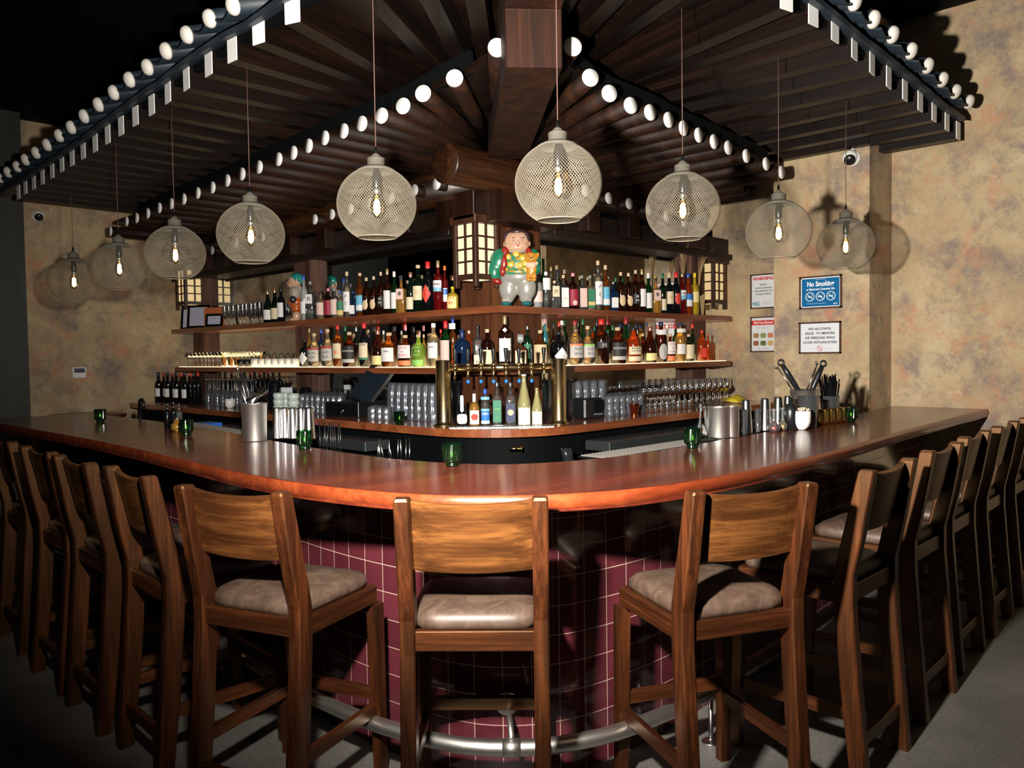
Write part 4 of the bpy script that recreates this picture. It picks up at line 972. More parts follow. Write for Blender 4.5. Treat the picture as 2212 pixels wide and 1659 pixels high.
# red wine bottles standing on the back counter, far left
k=0
for x,yt,w_,cap,dep,d in [(343,803,17,'black',-.2,'leftmost wine bottle with white label at the end of the counter'),(354,806,15,'dkred',-.1,'red-capped wine bottle, first from the left at counter end'),(363,803,17,'black',-.2,'black-capped wine bottle, second from the left at counter end'),(373,806,15,'dkred',-.1,'red-capped wine bottle, second from the left at counter end'),(382,803,17,'black',-.2,'black-capped wine bottle, third from the left at counter end'),(392,806,15,'red',-.1,'red-capped wine bottle, third from the left at counter end'),(400,803,17,'black',-.2,'black-capped wine bottle, fourth at the counter end, in shadow'),(411,805,15,'red',-.1,'red-capped wine bottle, fourth at the counter end, in shadow'),(420,804,15,'black',-.18,'black-capped wine bottle, fifth at the counter end, in shadow'),(428,804,15,'red',-.1,'red-capped wine bottle nearest the glasses at the counter end')]:
    p=on(x,830,'X',dep); h=on(x,yt,'X',dep).z-CZ; r=w_*dist(p)/FP/2*.95
    bottle(Vector((p.x,p.y,CZ)),h,r,'wine','black',('white',.18,.45) if k<7 else None,cap,d,-1.2,'red wine bottles at the counter end',nm='wine_bottle'); k+=1
# bottles under the taps
for f,a,kind,gm,lab,cap,desc,ex in [
(Z2,(580,1150,148),'ball','black',None,'white','round black bottle with oval white label under the beer taps',dict(emb=('white',.26,1.9,1.75,4),band=[('white',.5,.95)],half=.28)),
(Z2,(738,1128,140),'squat','gold',('white',.08,.5),'white','small bottle with red flower label under the beer taps',dict(emb=('orange',.3,1.1,1.2,2),caph=.28)),
(Z2,(878,1070,124),'wine','clear',('brightblue',.08,.48),'blue','clear soju bottle with bright blue label and blue cap under the taps',dict(band=[('white',.08,.16),('cyan',.42,.48),('cyan',.72,.8)],txt=T('white',('한라산',.34,.55)))),
(Z2,(1030,985,148),'flask','clear',('green',.1,.6),'silver','clear bottle with dark green label and silver cap under the taps',dict(txt=T('lime',('HWA',.4,.4),('YO',.2,.3)))),
(Z2,(1202,985,160),'flask','clear',('navy',.1,.52),'silver','clear bottle with black and gold sunburst label under the taps',dict(emb=('tan',.32,1.1,1.1,2))),
(Z2,(1376,880,176),'champ','straw',('white',.02,.36),'white','tall pale yellow sparkling bottle with white label under the taps',dict(caph=.03)),
(Z2,(1540,1052,146),'champ','straw',('white',.02,.38),'gold','short pale yellow sparkling bottle with white label under the taps',dict(caph=.06))]:
    x,yt,wp=f(*a); s=-.26; p=on(x,880,'D',s); h=on(x,yt,'D',s).z-CZ; r=wp*dist(p)/FP/2*.97
    if kind=='flask': r*=.9
    to=CAMP-p; t=bottle(Vector((p.x,p.y,CZ)),h,r,kind,gm,lab,cap,desc,math.atan2(to.y,to.x)+PI/2,**ex)
    if 'flower' in desc:
        lb=[c for c in kids(t) if c.name.startswith('paper_label')][0]
        for q in range(5):
            a_=PI/2+2*PI*q/5; P('petal',emblem(r,.34*r*math.cos(a_),.3*h+.34*r*math.sin(a_),.62*r,.62*r,2,off=.003),LM('red'),lb)
# ================================================================== BEER TOWER
def D2(x,y,s=-.16): return on(x,y,'D',s)
t=thing('beer_tap_tower','polished brass beer tower with eight taps standing on the back counter','beer tower',(0,0,0))
cA=D2(958,850); cB=D2(1207,850); cA.z=cB.z=0
zt_=D2(958,778).z
for c in (cA,cB):
    P('column',MB().lathe([(.066,CZ),(.068,CZ+.008),(.052,CZ+.014),(.05,CZ+.03),(.048,CZ+.035),(.048,zt_-.004),(.044,zt_)],32,Matrix.Translation((c.x,c.y,0))),BRZ,t)
rz_=1.405; a=Vector((cA.x,cA.y,rz_)); b=Vector((cB.x,cB.y,rz_)); dd=(b-a).normalized(); out=Vector((-1,-1,0)).normalized()
P('rail_pipe',MB().cyl(a+dd*.04+out*.0,b-dd*.04,.024),BRZ,t)
base=a.lerp(b,.5)
for i,x in enumerate([983,1011,1039,1066,1093,1121,1148,1175]):
    q=on(x,795,'D',-.16-.09); q.z=rz_
    mb=MB().cyl(q-out*.06,q,.012).ell(q,(.018,.018,.018),n=14,m=8)
    mb.tube([q,q+out*.012+Vector((0,0,-.02)),q+out*.016+Vector((0,0,-.075))],[.009,.009,.007],10)
    mb.lathe([(.012,.01),(.014,.02),(.012,.03),(.009,.034)],12,Matrix.Translation(q))
    fa=P('faucet',mb,BRASS,t)
    P('tap_handle',MB().lathe([(.007,.03),(.008,.05),(.010,.07),(.014,.115),(.014,.121),(.010,.125)],16,Matrix.Translation(q)),BLK2,fa)
    if i not in (0,7):
        e=q+out*.016+Vector((0,0,-.085)); P('spout_plug',MB().ell(e,(.0115,.0115,.0135),n=12,m=8),BLUEP,fa)
    else:
        e=q+out*.016+Vector((0,0,-.10)); P('spout_plug',MB().cyl(e,e+Vector((0,0,.03)),.009),BLACK,fa)
tr=thing('drip_tray','low metal drip tray with a little railing in front of the tap tower','drip tray',(0,0,0))
a2=on(970,918,'D',-.42); b2=on(1197,912,'D',-.42); a2.z=b2.z=CZ
P('tray',MB().loft([[a2,a2-out*.14,a2-out*.14+Vector((0,0,.004)),a2+Vector((0,0,.004))],[b2,b2-out*.14,b2-out*.14+Vector((0,0,.004)),b2+Vector((0,0,.004))]]),STEEL,tr)
mb=MB()
for i in range(27):
    q=a2.lerp(b2,i/26); mb.cyl(q,q+Vector((0,0,.014)),.0022,n=6)
mb.cyl(a2+Vector((0,0,.015)),b2+Vector((0,0,.015)),.0018,n=6); P('railing',mb,CHROME,tr)
# ================================================================== GLASSWARE
def gl(name,prof,mat,cat,grp,lab,n=20):
    t=thing(name,lab,cat,(0,0,-50),0,grp); P('bowl',MB().lathe(prof,n,cap0=False,cap1=False),mat,t); return snap(t)
class Lib:
    def __init__(s,name,prof,mat,cat,n=18,flat=False): s.a=(name,prof,mat,cat,n); s.g={}; s.flat=flat
    def put(s,p,lab,grp,parts=None,rz=0):
        if 'o' not in s.g:
            n_,pr,m,c,n=s.a; t=thing(n_,lab,c,p,rz,grp)
            for (pn,pp) in pr:
                mb=MB().lathe(pp,n,cap0=False,cap1=False)
                if s.flat:
                    for i,v in enumerate(mb.v):
                        k=1+.035*math.cos(2*PI*(i%n)*(n//4)/n); v.x*=k; v.y*=k
                P(pn,mb,m,t)
            s.g['o']=snap(t); return t
        return dup(s.g['o'],p,rz,lab,grp)
GC=glass('barware_glass',(.95,.96,.97),.055,(.75,.8,.85),.1,2.1); GC2=glass('cool_barware_glass',(.93,.95,.97),.09,(.6,.68,.8),.1,2.1)
PINTI=[('wall',[(.043,.0),(.044,.002),(.031,.145),(.029,.149),(.0,.149)])]
PINT=Lib('pint_glass',PINTI,GC2,'glass',48,'flute')
TUMB=Lib('tumbler_glass',[('wall',[(.037,.0),(.038,.002),(.034,.085),(.031,.092),(0,.092)])],GC2,'glass',40,'flute')
STEMU=[('bowl',[(.03,.205),(.037,.17),(.04,.14),(.034,.11),(.015,.09),(.006,.085)]),('stem',[(.006,.085),(.0035,.075),(.0035,.015),(.006,.006),(.033,.002),(.034,.0)])]
WGL=Lib('wine_glass',STEMU,GC,'glass')
COUPE=Lib('coupe_glass',[('bowl',[(.048,.15),(.047,.135),(.035,.115),(.012,.1),(.005,.097)]),('stem',[(.005,.097),(.0035,.085),(.0035,.012),(.006,.006),(.034,.002),(.035,.0)])],GC,'glass')
FLUTE=Lib('flute_glass',[('bowl',[(.024,.2),(.027,.16),(.024,.11),(.008,.085)]),('stem',[(.008,.085),(.0035,.075),(.0035,.012),(.006,.006),(.03,.002),(.031,.0)])],GC,'glass')
STEMI=[('bowl',[(.034,.0),(.041,.04),(.042,.08),(.034,.12),(.012,.14),(.005,.145)]),('stem',[(.005,.145),(.0035,.155),(.0035,.24),(.008,.248),(.034,.252),(.035,.254)])]
WGI=Lib('inverted_wine_glass',STEMI,GC2,'glass')
ROCK=Lib('rocks_glass',[('wall',[(.036,.065),(.037,.06),(.034,.004),(.032,.0),(0,.0)])],GC,'glass')
def grid(lib,run,x0,x1,n,deps,z,lab,grp,jit=.004,stack=1,dz=.0):
    for j,d in enumerate(deps):
        for i in range(n):
            x=x0+(x1-x0)*i/(n-1) if n>1 else x0
            p=on(x+(2 if j%2 else -2),850,'X' if run=='l' else 'Y',d); p.z=z
            for k in range(stack):
                lib.put(Vector((p.x+R.uniform(-jit,jit),p.y+R.uniform(-jit,jit),z+k*dz)),lab,grp)
grid(PINT,'l',850,936,7,(-.16,-.05,.06),CZ+.002,'upside-down pint glass in the nested stacks left of the tap tower','pint glasses left of the tower',stack=3,dz=.05)
grid(PINT,'r',1232,1300,5,(-.08,.04,.15),CZ+.002,'upside-down pint glass in the nested stacks right of the tap tower','pint glasses right of the tower',stack=3,dz=.05)
grid(TUMB,'l',655,735,8,(-.24,-.15,-.06,.03,.12),CZ+.002,'upside-down tumbler in the double rows left of the card terminal','tumblers on the left counter',stack=2,dz=.06)
grid(TUMB,'l',806,836,3,(-.3,-.2),CZ+.002,'small upside-down tumbler between the cash drawer and pint stacks','tumblers by the cash drawer')
grid(TUMB,'r',1318,1382,6,(-.25,-.16,-.07,.02),CZ+.002,'upside-down tumbler in the rows around the copper cup, right counter','tumblers on the right counter',stack=2,dz=.055)
grid(COUPE,'r',1392,1566,15,(-.12,.0,.12),CZ+.002,'stemmed coupe standing in the long rows on the right counter','stemmed glasses on the right counter')
grid(WGL,'r',1440,1572,11,(.06,.18),CZ+.002,'wine glass standing behind the coupes on the right counter','wine glasses on the right counter')
grid(ROCK,'r',1392,1490,9,(-.24,),CZ+.002,'low rocks glass in front of the coupes on the right counter','rocks glasses on the right counter')
grid(WGI,'l',452,545,10,(-.2,-.06,.08),CZ+.002,'upside-down wine glass on the counter right of the wine bottles','upside-down wine glasses')
grid(COUPE,'l',414,486,10,(.08,.17),1.405,'stemmed glass in the row at the left end of the lower shelf','stemmed glasses on the lower shelf')
AMB=Lib('amber_tumbler',[('wall',[(.034,.09),(.034,.085),(.03,.004),(.028,.0),(0,.0)])],TALLOW,'glass')
grid(AMB,'l',490,516,3,(.09,),1.405,'amber-tinted tumbler between the stemmed glasses and dark cups','amber tumblers')
grid(FLUTE,'l',492,568,9,(.07,.16),1.811,'flute glass in the row beside the framed papers, left upper shelf','flutes on the upper shelf')
# cups with black wire loops
def cupset():
    t=thing('egg_cup','x','cup',(0,0,0),0,'white cups with black handles on the lower shelf')
    P('cup_body',MB().lathe([(.022,0),(.03,.006),(.038,.03),(.038,.055),(.033,.075),(.031,.075),(.035,.055),(.02,.008),(0,.008)],24,cap1=False),CERAM,t)
    P('wire_loop',MB().tube([(.03*math.cos(a*PI/10),0,.075+.045*math.sin(a*PI/10)) for a in range(11)],.0028,6),BLACK,t)
    P('loop_base',MB().box((-.03,-.004,.07),(.03,.004,.078)),BLACK,t); return snap(t)
cu=cupset()
for i in range(7):
    p=on(550+14.5*i,780,'X',.08); p.z=1.405; lab='white rounded cup with black wire loop handle, %s in the row'%ORD[i]
    if i==0: cu.location=p; cu.rotation_euler=(0,0,-1.2); cu['label']=lab
    else: dup(cu,p,-1.2,lab)
DCUP=Lib('dark_cup',[('wall',[(.02,0),(.034,.01),(.04,.04),(.036,.07),(.033,.07),(.036,.04),(0,.012)])],BLK2,'cup')
for i in range(3):
    p=on(520+13*i,780,'X',.09); p.z=1.405; DCUP.put(p,'dark glazed cup left of the white cups, %s of three'%ORD[i],'dark cups')
# ================================================================== BLOBS (smooth sculpted shapes)
def blob(name,els,mat,parent,vox=.006,tubes=(),sm=6):
    mb=MB()
    for e in els: mb.ell(e[0],e[1],e[2] if len(e)>2 else None,24,16)
    for pts,r in tubes: mb.tube(pts,r,14)
    o=P(name,mb,mat,parent)
    m=o.modifiers.new('remesh','REMESH'); m.mode='VOXEL'; m.voxel_size=vox; m.use_smooth_shade=True
    s=o.modifiers.new('smooth','SMOOTH'); s.iterations=sm; s.factor=.6
    return o
def gloss(name,c,r=.28,coat=.4): return PM(name,c,r,coat=coat)
SKIN=gloss('painted_skin',(.5,.3,.2)); HAIRB=gloss('painted_dark_hair',(.05,.025,.03)); GRN=gloss('painted_green_jacket',(.01,.16,.085)); REDF=gloss('painted_red_trim',(.26,.015,.01))
SILV=gloss('painted_silver_trousers',(.26,.255,.23),.3); TEALS=gloss('painted_teal_shoe',(.01,.13,.14)); ORG=gloss('painted_orange_fur',(.5,.22,.03)); YEL=gloss('painted_yellow_rosette',(.75,.4,.03))
def vest():
    m,t,o=nt('painted_patterned_vest'); p=N(t,'ShaderNodeBsdfPrincipled',Roughness=.3); p.inputs['Coat Weight'].default_value=.4
    tc=N(t,'ShaderNodeTexCoord'); v=N(t,'ShaderNodeTexVoronoi',Scale=55.); t.links.new(tc.outputs['Object'],v.inputs['Vector'])
    r=ramp(t,v.outputs['Distance'],[(.2,(.5,.2,.01)),(.4,(.28,.2,.03)),(.6,(.02,.2,.12))]); t.links.new(r.outputs[0],p.inputs['Base Color']); t.links.new(p.outputs[0],o.inputs[0]); return m
VEST=vest()
LIP=gloss('painted_lip',(.55,.05,.04)); INK=gloss('painted_ink',(.02,.02,.03)); PINKC=gloss('painted_pink_cloth',(.7,.42,.3)); TEALH=gloss('painted_turquoise_hair',(.01,.2,.18)); WCL=gloss('painted_white_vest',(.36,.29,.25),.6,0); SHOR=gloss('painted_rust_trousers',(.4,.08,.02))
# --- big figurine: chubby figure in green jacket holding a puppy; local -y is the front
fp=on(1118,640,'D',.2); to=CAMP-fp
FZ=1.8105; S_=.515/.50
t=thing('ceramic_figurine','large ceramic figurine in green and red jacket holding a golden puppy, on upper shelf corner','figurine',(fp.x,fp.y,FZ),math.atan2(to.y,to.x)+PI/2-.12); t.scale=(1.2,.8,1.05)
SHIFT=0
blob('trousers',[((0,0,.19),(.098,.075,.065)),((-.05,0,.12),(.055,.055,.09)),((.05,-.005,.12),(.055,.055,.09)),((-.055,0,.055),(.036,.038,.04)),((.045,-.005,.055),(.036,.038,.04))],SILV,t)
blob('shirt',[((0,-.008,.27),(.085,.072,.08)),((0,-.01,.215),(.09,.074,.035))],VEST,t)
sh=P('rosettes',MB(),YEL,t)
mb=MB()
for x,z in [(-.045,.31),(.0,.325),(.035,.3),(-.03,.26),(.02,.255),(-.055,.225),(.0,.215),(.045,.225),(.05,.265)]:
    yy=-.008-.074*math.sqrt(max(.05,1-(x/.09)**2-((z-.27)/.09)**2*.8))
    mb.ell((x,yy,z),(.018,.006,.018)); mb.tube([(x+.011*math.cos(a*PI/6),yy-.006,z+.011*math.sin(a*PI/6)) for a in range(12)],.002,5,closed=True)
bpy.data.objects.remove(sh); P('rosettes',mb,YEL,t)
blob('green_jacket',[((-.1,-.035,.285),(.055,.06,.085),(0,.25,0)),((-.125,-.042,.22),(.042,.052,.07)),((.09,.0,.28),(.045,.06,.085)),((.1,-.03,.24),(.035,.05,.05)),((0,.05,.26),(.09,.05,.09))],GRN,t)
blob('red_collar',[((-.066,-.05,.335),(.028,.028,.045),(0,.3,0)),((-.068,-.075,.275),(.02,.018,.05)),((-.075,-.078,.22),(.018,.02,.035)),((.075,-.035,.325),(.02,.024,.05),(0,-.3,0)),((0,.03,.345),(.07,.04,.02)),((-.112,-.055,.16),(.036,.034,.02),(0,.5,0))],REDF,t)
blob('head',[((0,-.015,.41),(.07,.064,.072)),((0,-.03,.378),(.068,.054,.046)),((-.066,-.002,.395),(.012,.014,.02)),((.066,-.002,.395),(.012,.014,.02)),((.012,-.077,.397),(.008,.009,.012))],SKIN,t,.004,sm=4)
blob('hair',[((0,.008,.44),(.071,.066,.056)),((-.056,-.014,.432),(.018,.034,.04)),((.056,-.014,.432),(.018,.034,.04)),((0,-.045,.467),(.034,.022,.014))],HAIRB,t,.004)
P('collar_rim',MB().tube([(.052*math.cos(a*PI/12),-.02+.048*math.sin(a*PI/12),.343) for a in range(24)],.006,8,closed=True),WCL,t)
mb=MB()
for s in (-1,1):
    mb.tube([(.012+s*.016,-.079,.424),(.012+s*.026,-.076,.428),(.012+s*.038,-.068,.424)],.0022,6)
    mb.ell((.012+s*.024,-.0775,.411),(.006,.003,.0028))
mb.tube([(.002,-.082,.389),(.012,-.087,.3915),(.022,-.082,.389)],.0018,6)
P('painted_eyes_and_brows',mb,INK,t)
P('lips',MB().ell((.012,-.083,.379),(.009,.005,.0045)).ell((.012,-.082,.373),(.007,.005,.0045)),LIP,t)
for s,nm in ((-1,0),(1,1)):
    blob('shoe',[((-.005+s*.058,-.022,.015),(.03,.055,.018)),((-.005+s*.058,.01,.022),(.025,.03,.018))],TEALS,t,.005)
    P('sock',MB().lathe([(.03,.03),(.033,.042),(.03,.05)],20,Matrix.Translation((-.005+s*.053,-.002,0))),WCL,t)
blob('puppy',[((.085,-.075,.3),(.037,.03,.034)),((.087,-.098,.288),(.017,.018,.014)),((.055,-.07,.31),(.011,.014,.024),(0,-.3,0)),((.118,-.07,.31),(.011,.014,.024),(0,.3,0)),((.085,-.068,.235),(.03,.026,.05)),((.068,-.085,.18),(.014,.016,.03)),((.1,-.085,.18),(.014,.016,.03)),((.07,-.098,.16),(.014,.017,.011)),((.1,-.098,.158),(.014,.017,.011))],ORG,t,.004)
P('puppy_face',MB().ell((.087,-.117,.293),(.007,.004,.005)).ell((.071,-.103,.306),(.004,.003,.004)).ell((.101,-.103,.306),(.004,.003,.004)),INK,t)
# the hand: palm, four fingers and thumb round the puppy
blob('hand',[((.087,-.092,.252),(.026,.012,.016))],PINKC,t,.003,tubes=[([(.068+.012*k,-.09,.266),(.066+.012*k,-.104,.262),(.066+.012*k,-.108,.246),(.069+.012*k,-.1,.236)],.0068) for k in range(4)]+[([(.112,-.085,.255),(.12,-.094,.262),(.114,-.102,.268)],.007)],sm=2)
# --- second figurine, side view facing left, turquoise hair
fp=on(640,640,'X',.11); h2=(on(637,588,'X',.11).z-1.81)
t=thing('ceramic_figurine','ceramic figurine with turquoise hair and rust trousers seen in profile, left upper shelf','figurine',(fp.x,fp.y,FZ),math.radians(45-90-78)); k=h2/.50; t.scale=(k*.95,k*.95,k)
blob('legs',[((-.04,0,.05),(.04,.045,.06)),((.04,0,.05),(.04,.045,.06)),((-.04,-.03,.015),(.032,.05,.018)),((.04,-.03,.015),(.032,.05,.018))],SKIN,t)
blob('rust_trousers',[((0,0,.19),(.095,.09,.07)),((-.04,0,.13),(.05,.055,.05)),((.04,0,.13),(.05,.055,.05))],SHOR,t)
blob('white_vest',[((0,.005,.29),(.09,.085,.085)),((-.085,-.01,.28),(.035,.045,.06)),((.085,-.01,.28),(.035,.045,.06))],WCL,t)
blob('head',[((0,-.015,.40),(.066,.07,.07)),((0,-.05,.375),(.045,.04,.04)),((0,-.088,.39),(.01,.012,.012)),((0,-.082,.366),(.016,.01,.007)),((-.067,.01,.395),(.01,.016,.022)),((.067,.01,.395),(.01,.016,.022))],SKIN,t,.004,sm=3)
blob('turquoise_hair',[((0,.012,.435),(.07,.072,.056)),((-.06,.01,.42),(.012,.022,.04)),((.06,.01,.42),(.012,.022,.04)),((0,.06,.41),(.05,.025,.04))],TEALH,t,.004)
mb=MB()
for s in (-1,1): mb.ell((s*.026,-.08,.41),(.008,.004,.003)); mb.tube([(s*.012,-.083,.424),(s*.026,-.08,.428),(s*.04,-.07,.422)],.0022,6)
P('painted_eyes_and_brows',mb,INK,t)
for s in (-1,1): blob('dark_mitt',[((s*.105,-.03,.215),(.028,.035,.04)),((s*.088,-.05,.225),(.012,.016,.016))],gloss('painted_black_mitt',(.015,.02,.03)),t,.005)
# ================================================================== LANTERNS
LIT=emis('lantern_paper',(1.,.78,.5),1.3)
LW=wood('lantern_wood','Z',[(.014,.0045,.002),(.035,.012,.005),(.065,.023,.008)],.5,sc_=.6)
LIT2=emis('dim_lantern_paper',(1.,.72,.35),.75)
def lantern(loc,lab,w=.21,h=.40,nz=4,nx=2,up=.25):
    """corner of the box that points at the camera is the local origin; box extends +x,+y"""
    t=thing('paper_lantern',lab,'lantern',loc,0); e=.018
    for x,y,n in ((0,0,0),(w,0,1),(0,w,2),(w,w,3)):
        P('corner_post',MB().box((x-.016,y-.016,-.05),(x+.016,y+.016,h+(up if n==0 else .03)),bev=.002),LW,t)
    P('top_plate',MB().box((-.03,-.03,h-.035),(w+.03,w+.03,h+.02),bev=.004),LW,t)
    mb=MB()
    for a,b in (((.0,-.012,0),(w,.012,.035)),((-.012,0,0),(.012,w,.035)),((0,w-.012,0),(w,w+.012,.035)),((w-.012,0,0),(w+.012,w,.035))): mb.box(a,b)
    P('bottom_frame',mb,LW,t)
    P('paper_box',MB().box((.006,.006,.004),(w-.006,w-.006,h-.03)),LIT if 'centre' in lab or 'corner post' in lab else LIT2,t)
    mb=MB(); z0,z1=.035,h-.035
    for i in range(1,nz): z=z0+(z1-z0)*i/nz; mb.box((0,-.006,z-.006),(w,.004,z+.006)); mb.box((-.006,0,z-.006),(.004,w,z+.006))
    for i in range(1,nx): x=w*i/nx; mb.box((x-.008,-.007,z0),(x+.008,.004,z1)); mb.box((-.007,x-.008,z0),(.004,x+.008,z1))
    P('lattice',mb,LW,t)
    return t
pL=on(1028,600,'D',.02)
lantern(Vector((pL.x,pL.y,on(1028,602,'D',.02).z)),'lit paper lantern with dark lattice hanging in front of the corner post',.19,.40,4,2,.42)
o=P('lantern_hanger',MB().box((-.16,-.14,-.09),(.06,.06,.09),bev=.004),DZ,None,loc=(pL.x+.13,pL.y+.12,2.47)); tag(o,'dark timber block holding the centre lantern','block')
q=on(1541,655,'X',2.86); lantern(Vector((q.x,q.y,q.z)),'lit paper lantern with lattice at the far right end of the shelves',.2,.40,4,2,.1)
o=P('lantern_hanger',MB().box((2.84,q.y-.02,q.z+.40),(3.12,q.y+.24,2.36),bev=.004),DZ); tag(o,'dark block above the far right lantern','block')
q=on(390,665,'Y',4.78); lantern(Vector((.03,4.78,2.07)),'dim yellow lattice lantern at the far left end of the shelves',.2,.40,4,2,.1)
# ================================================================== WALL SIGNS
def sign(name,lab,y0,y1,z0,z1,X,frame,paper,texts,extra=None):
    """landscape/portrait notice on a wall facing -x; y runs right-to-left in the photo"""
    w=abs(y1-y0); h=z1-z0
    t=thing(name,lab,'sign',(X,(y0+y1)/2,(z0+z1)/2),-PI/2)
    f=.012; mb=MB()
    for a,b in (((-w/2,-.014,-h/2),(w/2,0,-h/2+f)),((-w/2,-.014,h/2-f),(w/2,0,h/2)),((-w/2,-.014,-h/2),(-w/2+f,0,h/2)),((w/2-f,-.014,-h/2),(w/2,0,h/2))): mb.box(a,b)
    P('frame',mb,frame,t); P('paper',MB().box((-w/2+f,-.006,-h/2+f),(w/2-f,-.001,h/2-f)),paper,t)
    for mat,lines,sx in texts: letters(t,lines,mat,y=.0068,sx=sx)
    if extra: extra(t,w,h)
    return t
FRM=PM('brown_frame',(.07,.03,.015),.4); PW=PM('notice_paper',(.72,.75,.8),.35); PB=PM('notice_blue',(.0,.12,.32),.35); TW=PM('ink_white',(.85,.88,.9),.5); TB=PM('ink_black',(.02,.02,.03),.5); TR=PM('ink_red',(.6,.02,.02),.5); TC=PM('ink_teal',(.02,.25,.3),.5)
def ring(mb,x,z,r,w=.003,y=-.0072,slash=True):
    mb.tube([(x+r*math.cos(a*PI/14),y,z+r*math.sin(a*PI/14)) for a in range(28)],w*.5,6,closed=True)
    if slash: mb.tube([(x-r*.7,y,z+r*.7),(x+r*.7,y,z-r*.7)],w*.5,6)
def ns(t,w,h):
    mb=MB()
    for i in (-1,0,1): ring(mb,i*.078,-.03,.031,.006); mb.box((i*.078-.018,-.0074,-.034),(i*.078+.014,-.0068,-.027)); mb.tube([(i*.078+.012,-.0072,-.022),(i*.078+.018,-.0072,-.014),(i*.078+.012,-.0072,-.008)],.0012,5)
    P('no_smoking_symbols',mb,TW,t)
    mb=MB(); 
    for a,b in (((-w/2+.012,-.0068,-h/2+.012),(w/2-.012,-.0062,-h/2+.018)),((-w/2+.012,-.0068,h/2-.018),(w/2-.012,-.0062,h/2-.012)),((-w/2+.012,-.0068,-h/2+.012),(-w/2+.018,-.0062,h/2-.012)),((w/2-.018,-.0068,-h/2+.012),(w/2-.012,-.0062,h/2-.012))): mb.box(a,b)
    P('white_border',mb,TW,t)
sign('no_smoking_sign','blue and white No Smoking notice in brown frame on the wall pier',-1.39,-1.075,1.79,2.03,2.079,FRM,PB,[(TW,[('No Smoking',.05,0,.06,.03)],.8),(TW,[('or Electronic Cigarette Use',.022,0,.023,.03)],.85),(TW,[('Smoke Free Air Act',.009,0,.094,0),('NYC',.014,.11,-.088,.03),('No Smoking or use of electronic cigarettes',.008,-.03,-.08,0)],1)],ns)
def na(t,w,h):
    mb=MB(); ring(mb,0,-.078,.02,.003); mb.tube([(-.006,-.0072,-.068),(-.004,-.0072,-.086),(.004,-.0072,-.086),(.006,-.0072,-.068)],.001,5); P('no_alcohol_symbol',mb,TR,t)
sign('alcohol_sign','white framed notice on the pier about alcohol sales to minors',-1.385,-1.072,1.462,1.695,2.079,FRM,PW,[(TB,[('NO ALCOHOL',.024,0,.065,.03),('SALES  TO MINORS',.024,0,.032,.03),('OR PERSONS WHO',.024,0,-.001,.03),('LOOK INTOXICATED',.024,0,-.034,.03)],1.08),(PM('ink_grey',(.3,.3,.33),.5),[('PLEASE BE',.008,-.06,-.08,0),('RESPONSIBLE',.008,.062,-.08,0)],1)],na)
Xr=3.149
a1=on(1622,594,'X',Xr); a2_=on(1622,668,'X',Xr); b1=on(1622,685,'X',Xr); b2=on(1622,761,'X',Xr)
def nyc(t,w,h): P('city_logo',MB().box((-.09,-.0068,-.128),(-.04,-.0062,-.122)),TC,t)
sign('warning_sign','white WARNING notice with red heading, half hidden behind the wall pier',a1.y,a1.y-.25,a2_.z,a1.z,Xr,FRM,PW,[(TR,[('WARNING',.042,0,.115,.04)],1),(TB,[('DRINKING',.018,0,.06,.03),('ALCOHOLIC BEVERAGES',.018,0,.03,.03),('DURING PREGNANCY CAN',.018,0,.002,.03),('CAUSE BIRTH DEFECTS',.018,0,-.026,.03)],.8),(TC,[('NYC',.032,-.07,-.11,.05)],1),(TB,[('Health Mental Hygiene',.008,.03,-.1,0),('Department of Health',.008,.03,-.112,0)],1)],nyc)
def dyk(t,w,h):
    P('red_heading_band',MB().box((-w/2+.012,-.0066,.085),(w/2-.012,-.0060,.128)),TR,t)
    cs=[(.35,.2,.08),(.2,.3,.1),(.6,.2,.1),(.3,.1,.04),(.12,.15,.05),(.6,.4,.15)]
    for k in range(6):
        x=-.07+.07*(k%3); z=-.01 if k<3 else -.08
        P('food_picture',emblem(1,x,z,.055,.045,5,n=16,sq=True,off=-1+.0072),PM('food_%d'%k,cs[k],.4),t)
sign('allergy_sign','framed Did You Know notice with food pictures, half hidden behind pier',b1.y,b1.y-.25,b2.z,b1.z,Xr,FRM,PW,[(TW,[('Did You Know?',.03,0,.106,.03)],.95),(TB,[('raw or undercooked food may increase',.009,0,.07,0),('your risk of foodborne illness',.009,0,.056,0),('ask your server about allergies',.009,0,-.13,0)],1)],dyk)
# cameras, thermostat
def dome(p,lab,face):
    t=thing('security_camera',lab,'camera',p,0); d=Vector(face).normalized(); q=d.to_track_quat('Z','Y').to_matrix().to_4x4()
    P('mount',MB().lathe([(.055,0),(.057,.02),(.05,.04)],24,q),CERAM,t)
    P('ball_housing',MB().ell(d*.06,(.052,.052,.052),n=24,m=14),CERAM,t)
    e=(CAMP-Vector(p)).normalized(); e=(e+Vector((0,0,-.5))).normalized(); c=d*.06+e*.03
    P('lens_window',MB().lathe([(.038,0),(.038,.018),(.026,.026),(.005,.03)],24,Matrix.Translation(c)@e.to_track_quat('Z','Y').to_matrix().to_4x4()),BLK2,t)
p=on(1843,343,'X',2.08); dome(p,'white security camera with black lens on the right wall pier',(-1,0,0))
P('cable_cover',MB().box((-.012,-.008,.05),(0,.008,.25)),CERAM,bpy.data.objects['security_camera'])
p=on(80,467,'Y',5.25); dome(p,'white security camera high on the left wall',(0,-1,0))
p=on(170,805,'Y',5.25); t=thing('thermostat','small white thermostat with dark screen on the left wall','thermostat',p,0)
P('housing',MB().box((-.065,-.025,-.055),(.065,0,.055),bev=.005),CERAM,t); P('screen',MB().box((-.05,-.027,.0),(.05,-.024,.045)),PM('lcd_screen',(.06,.07,.1),.2),t)
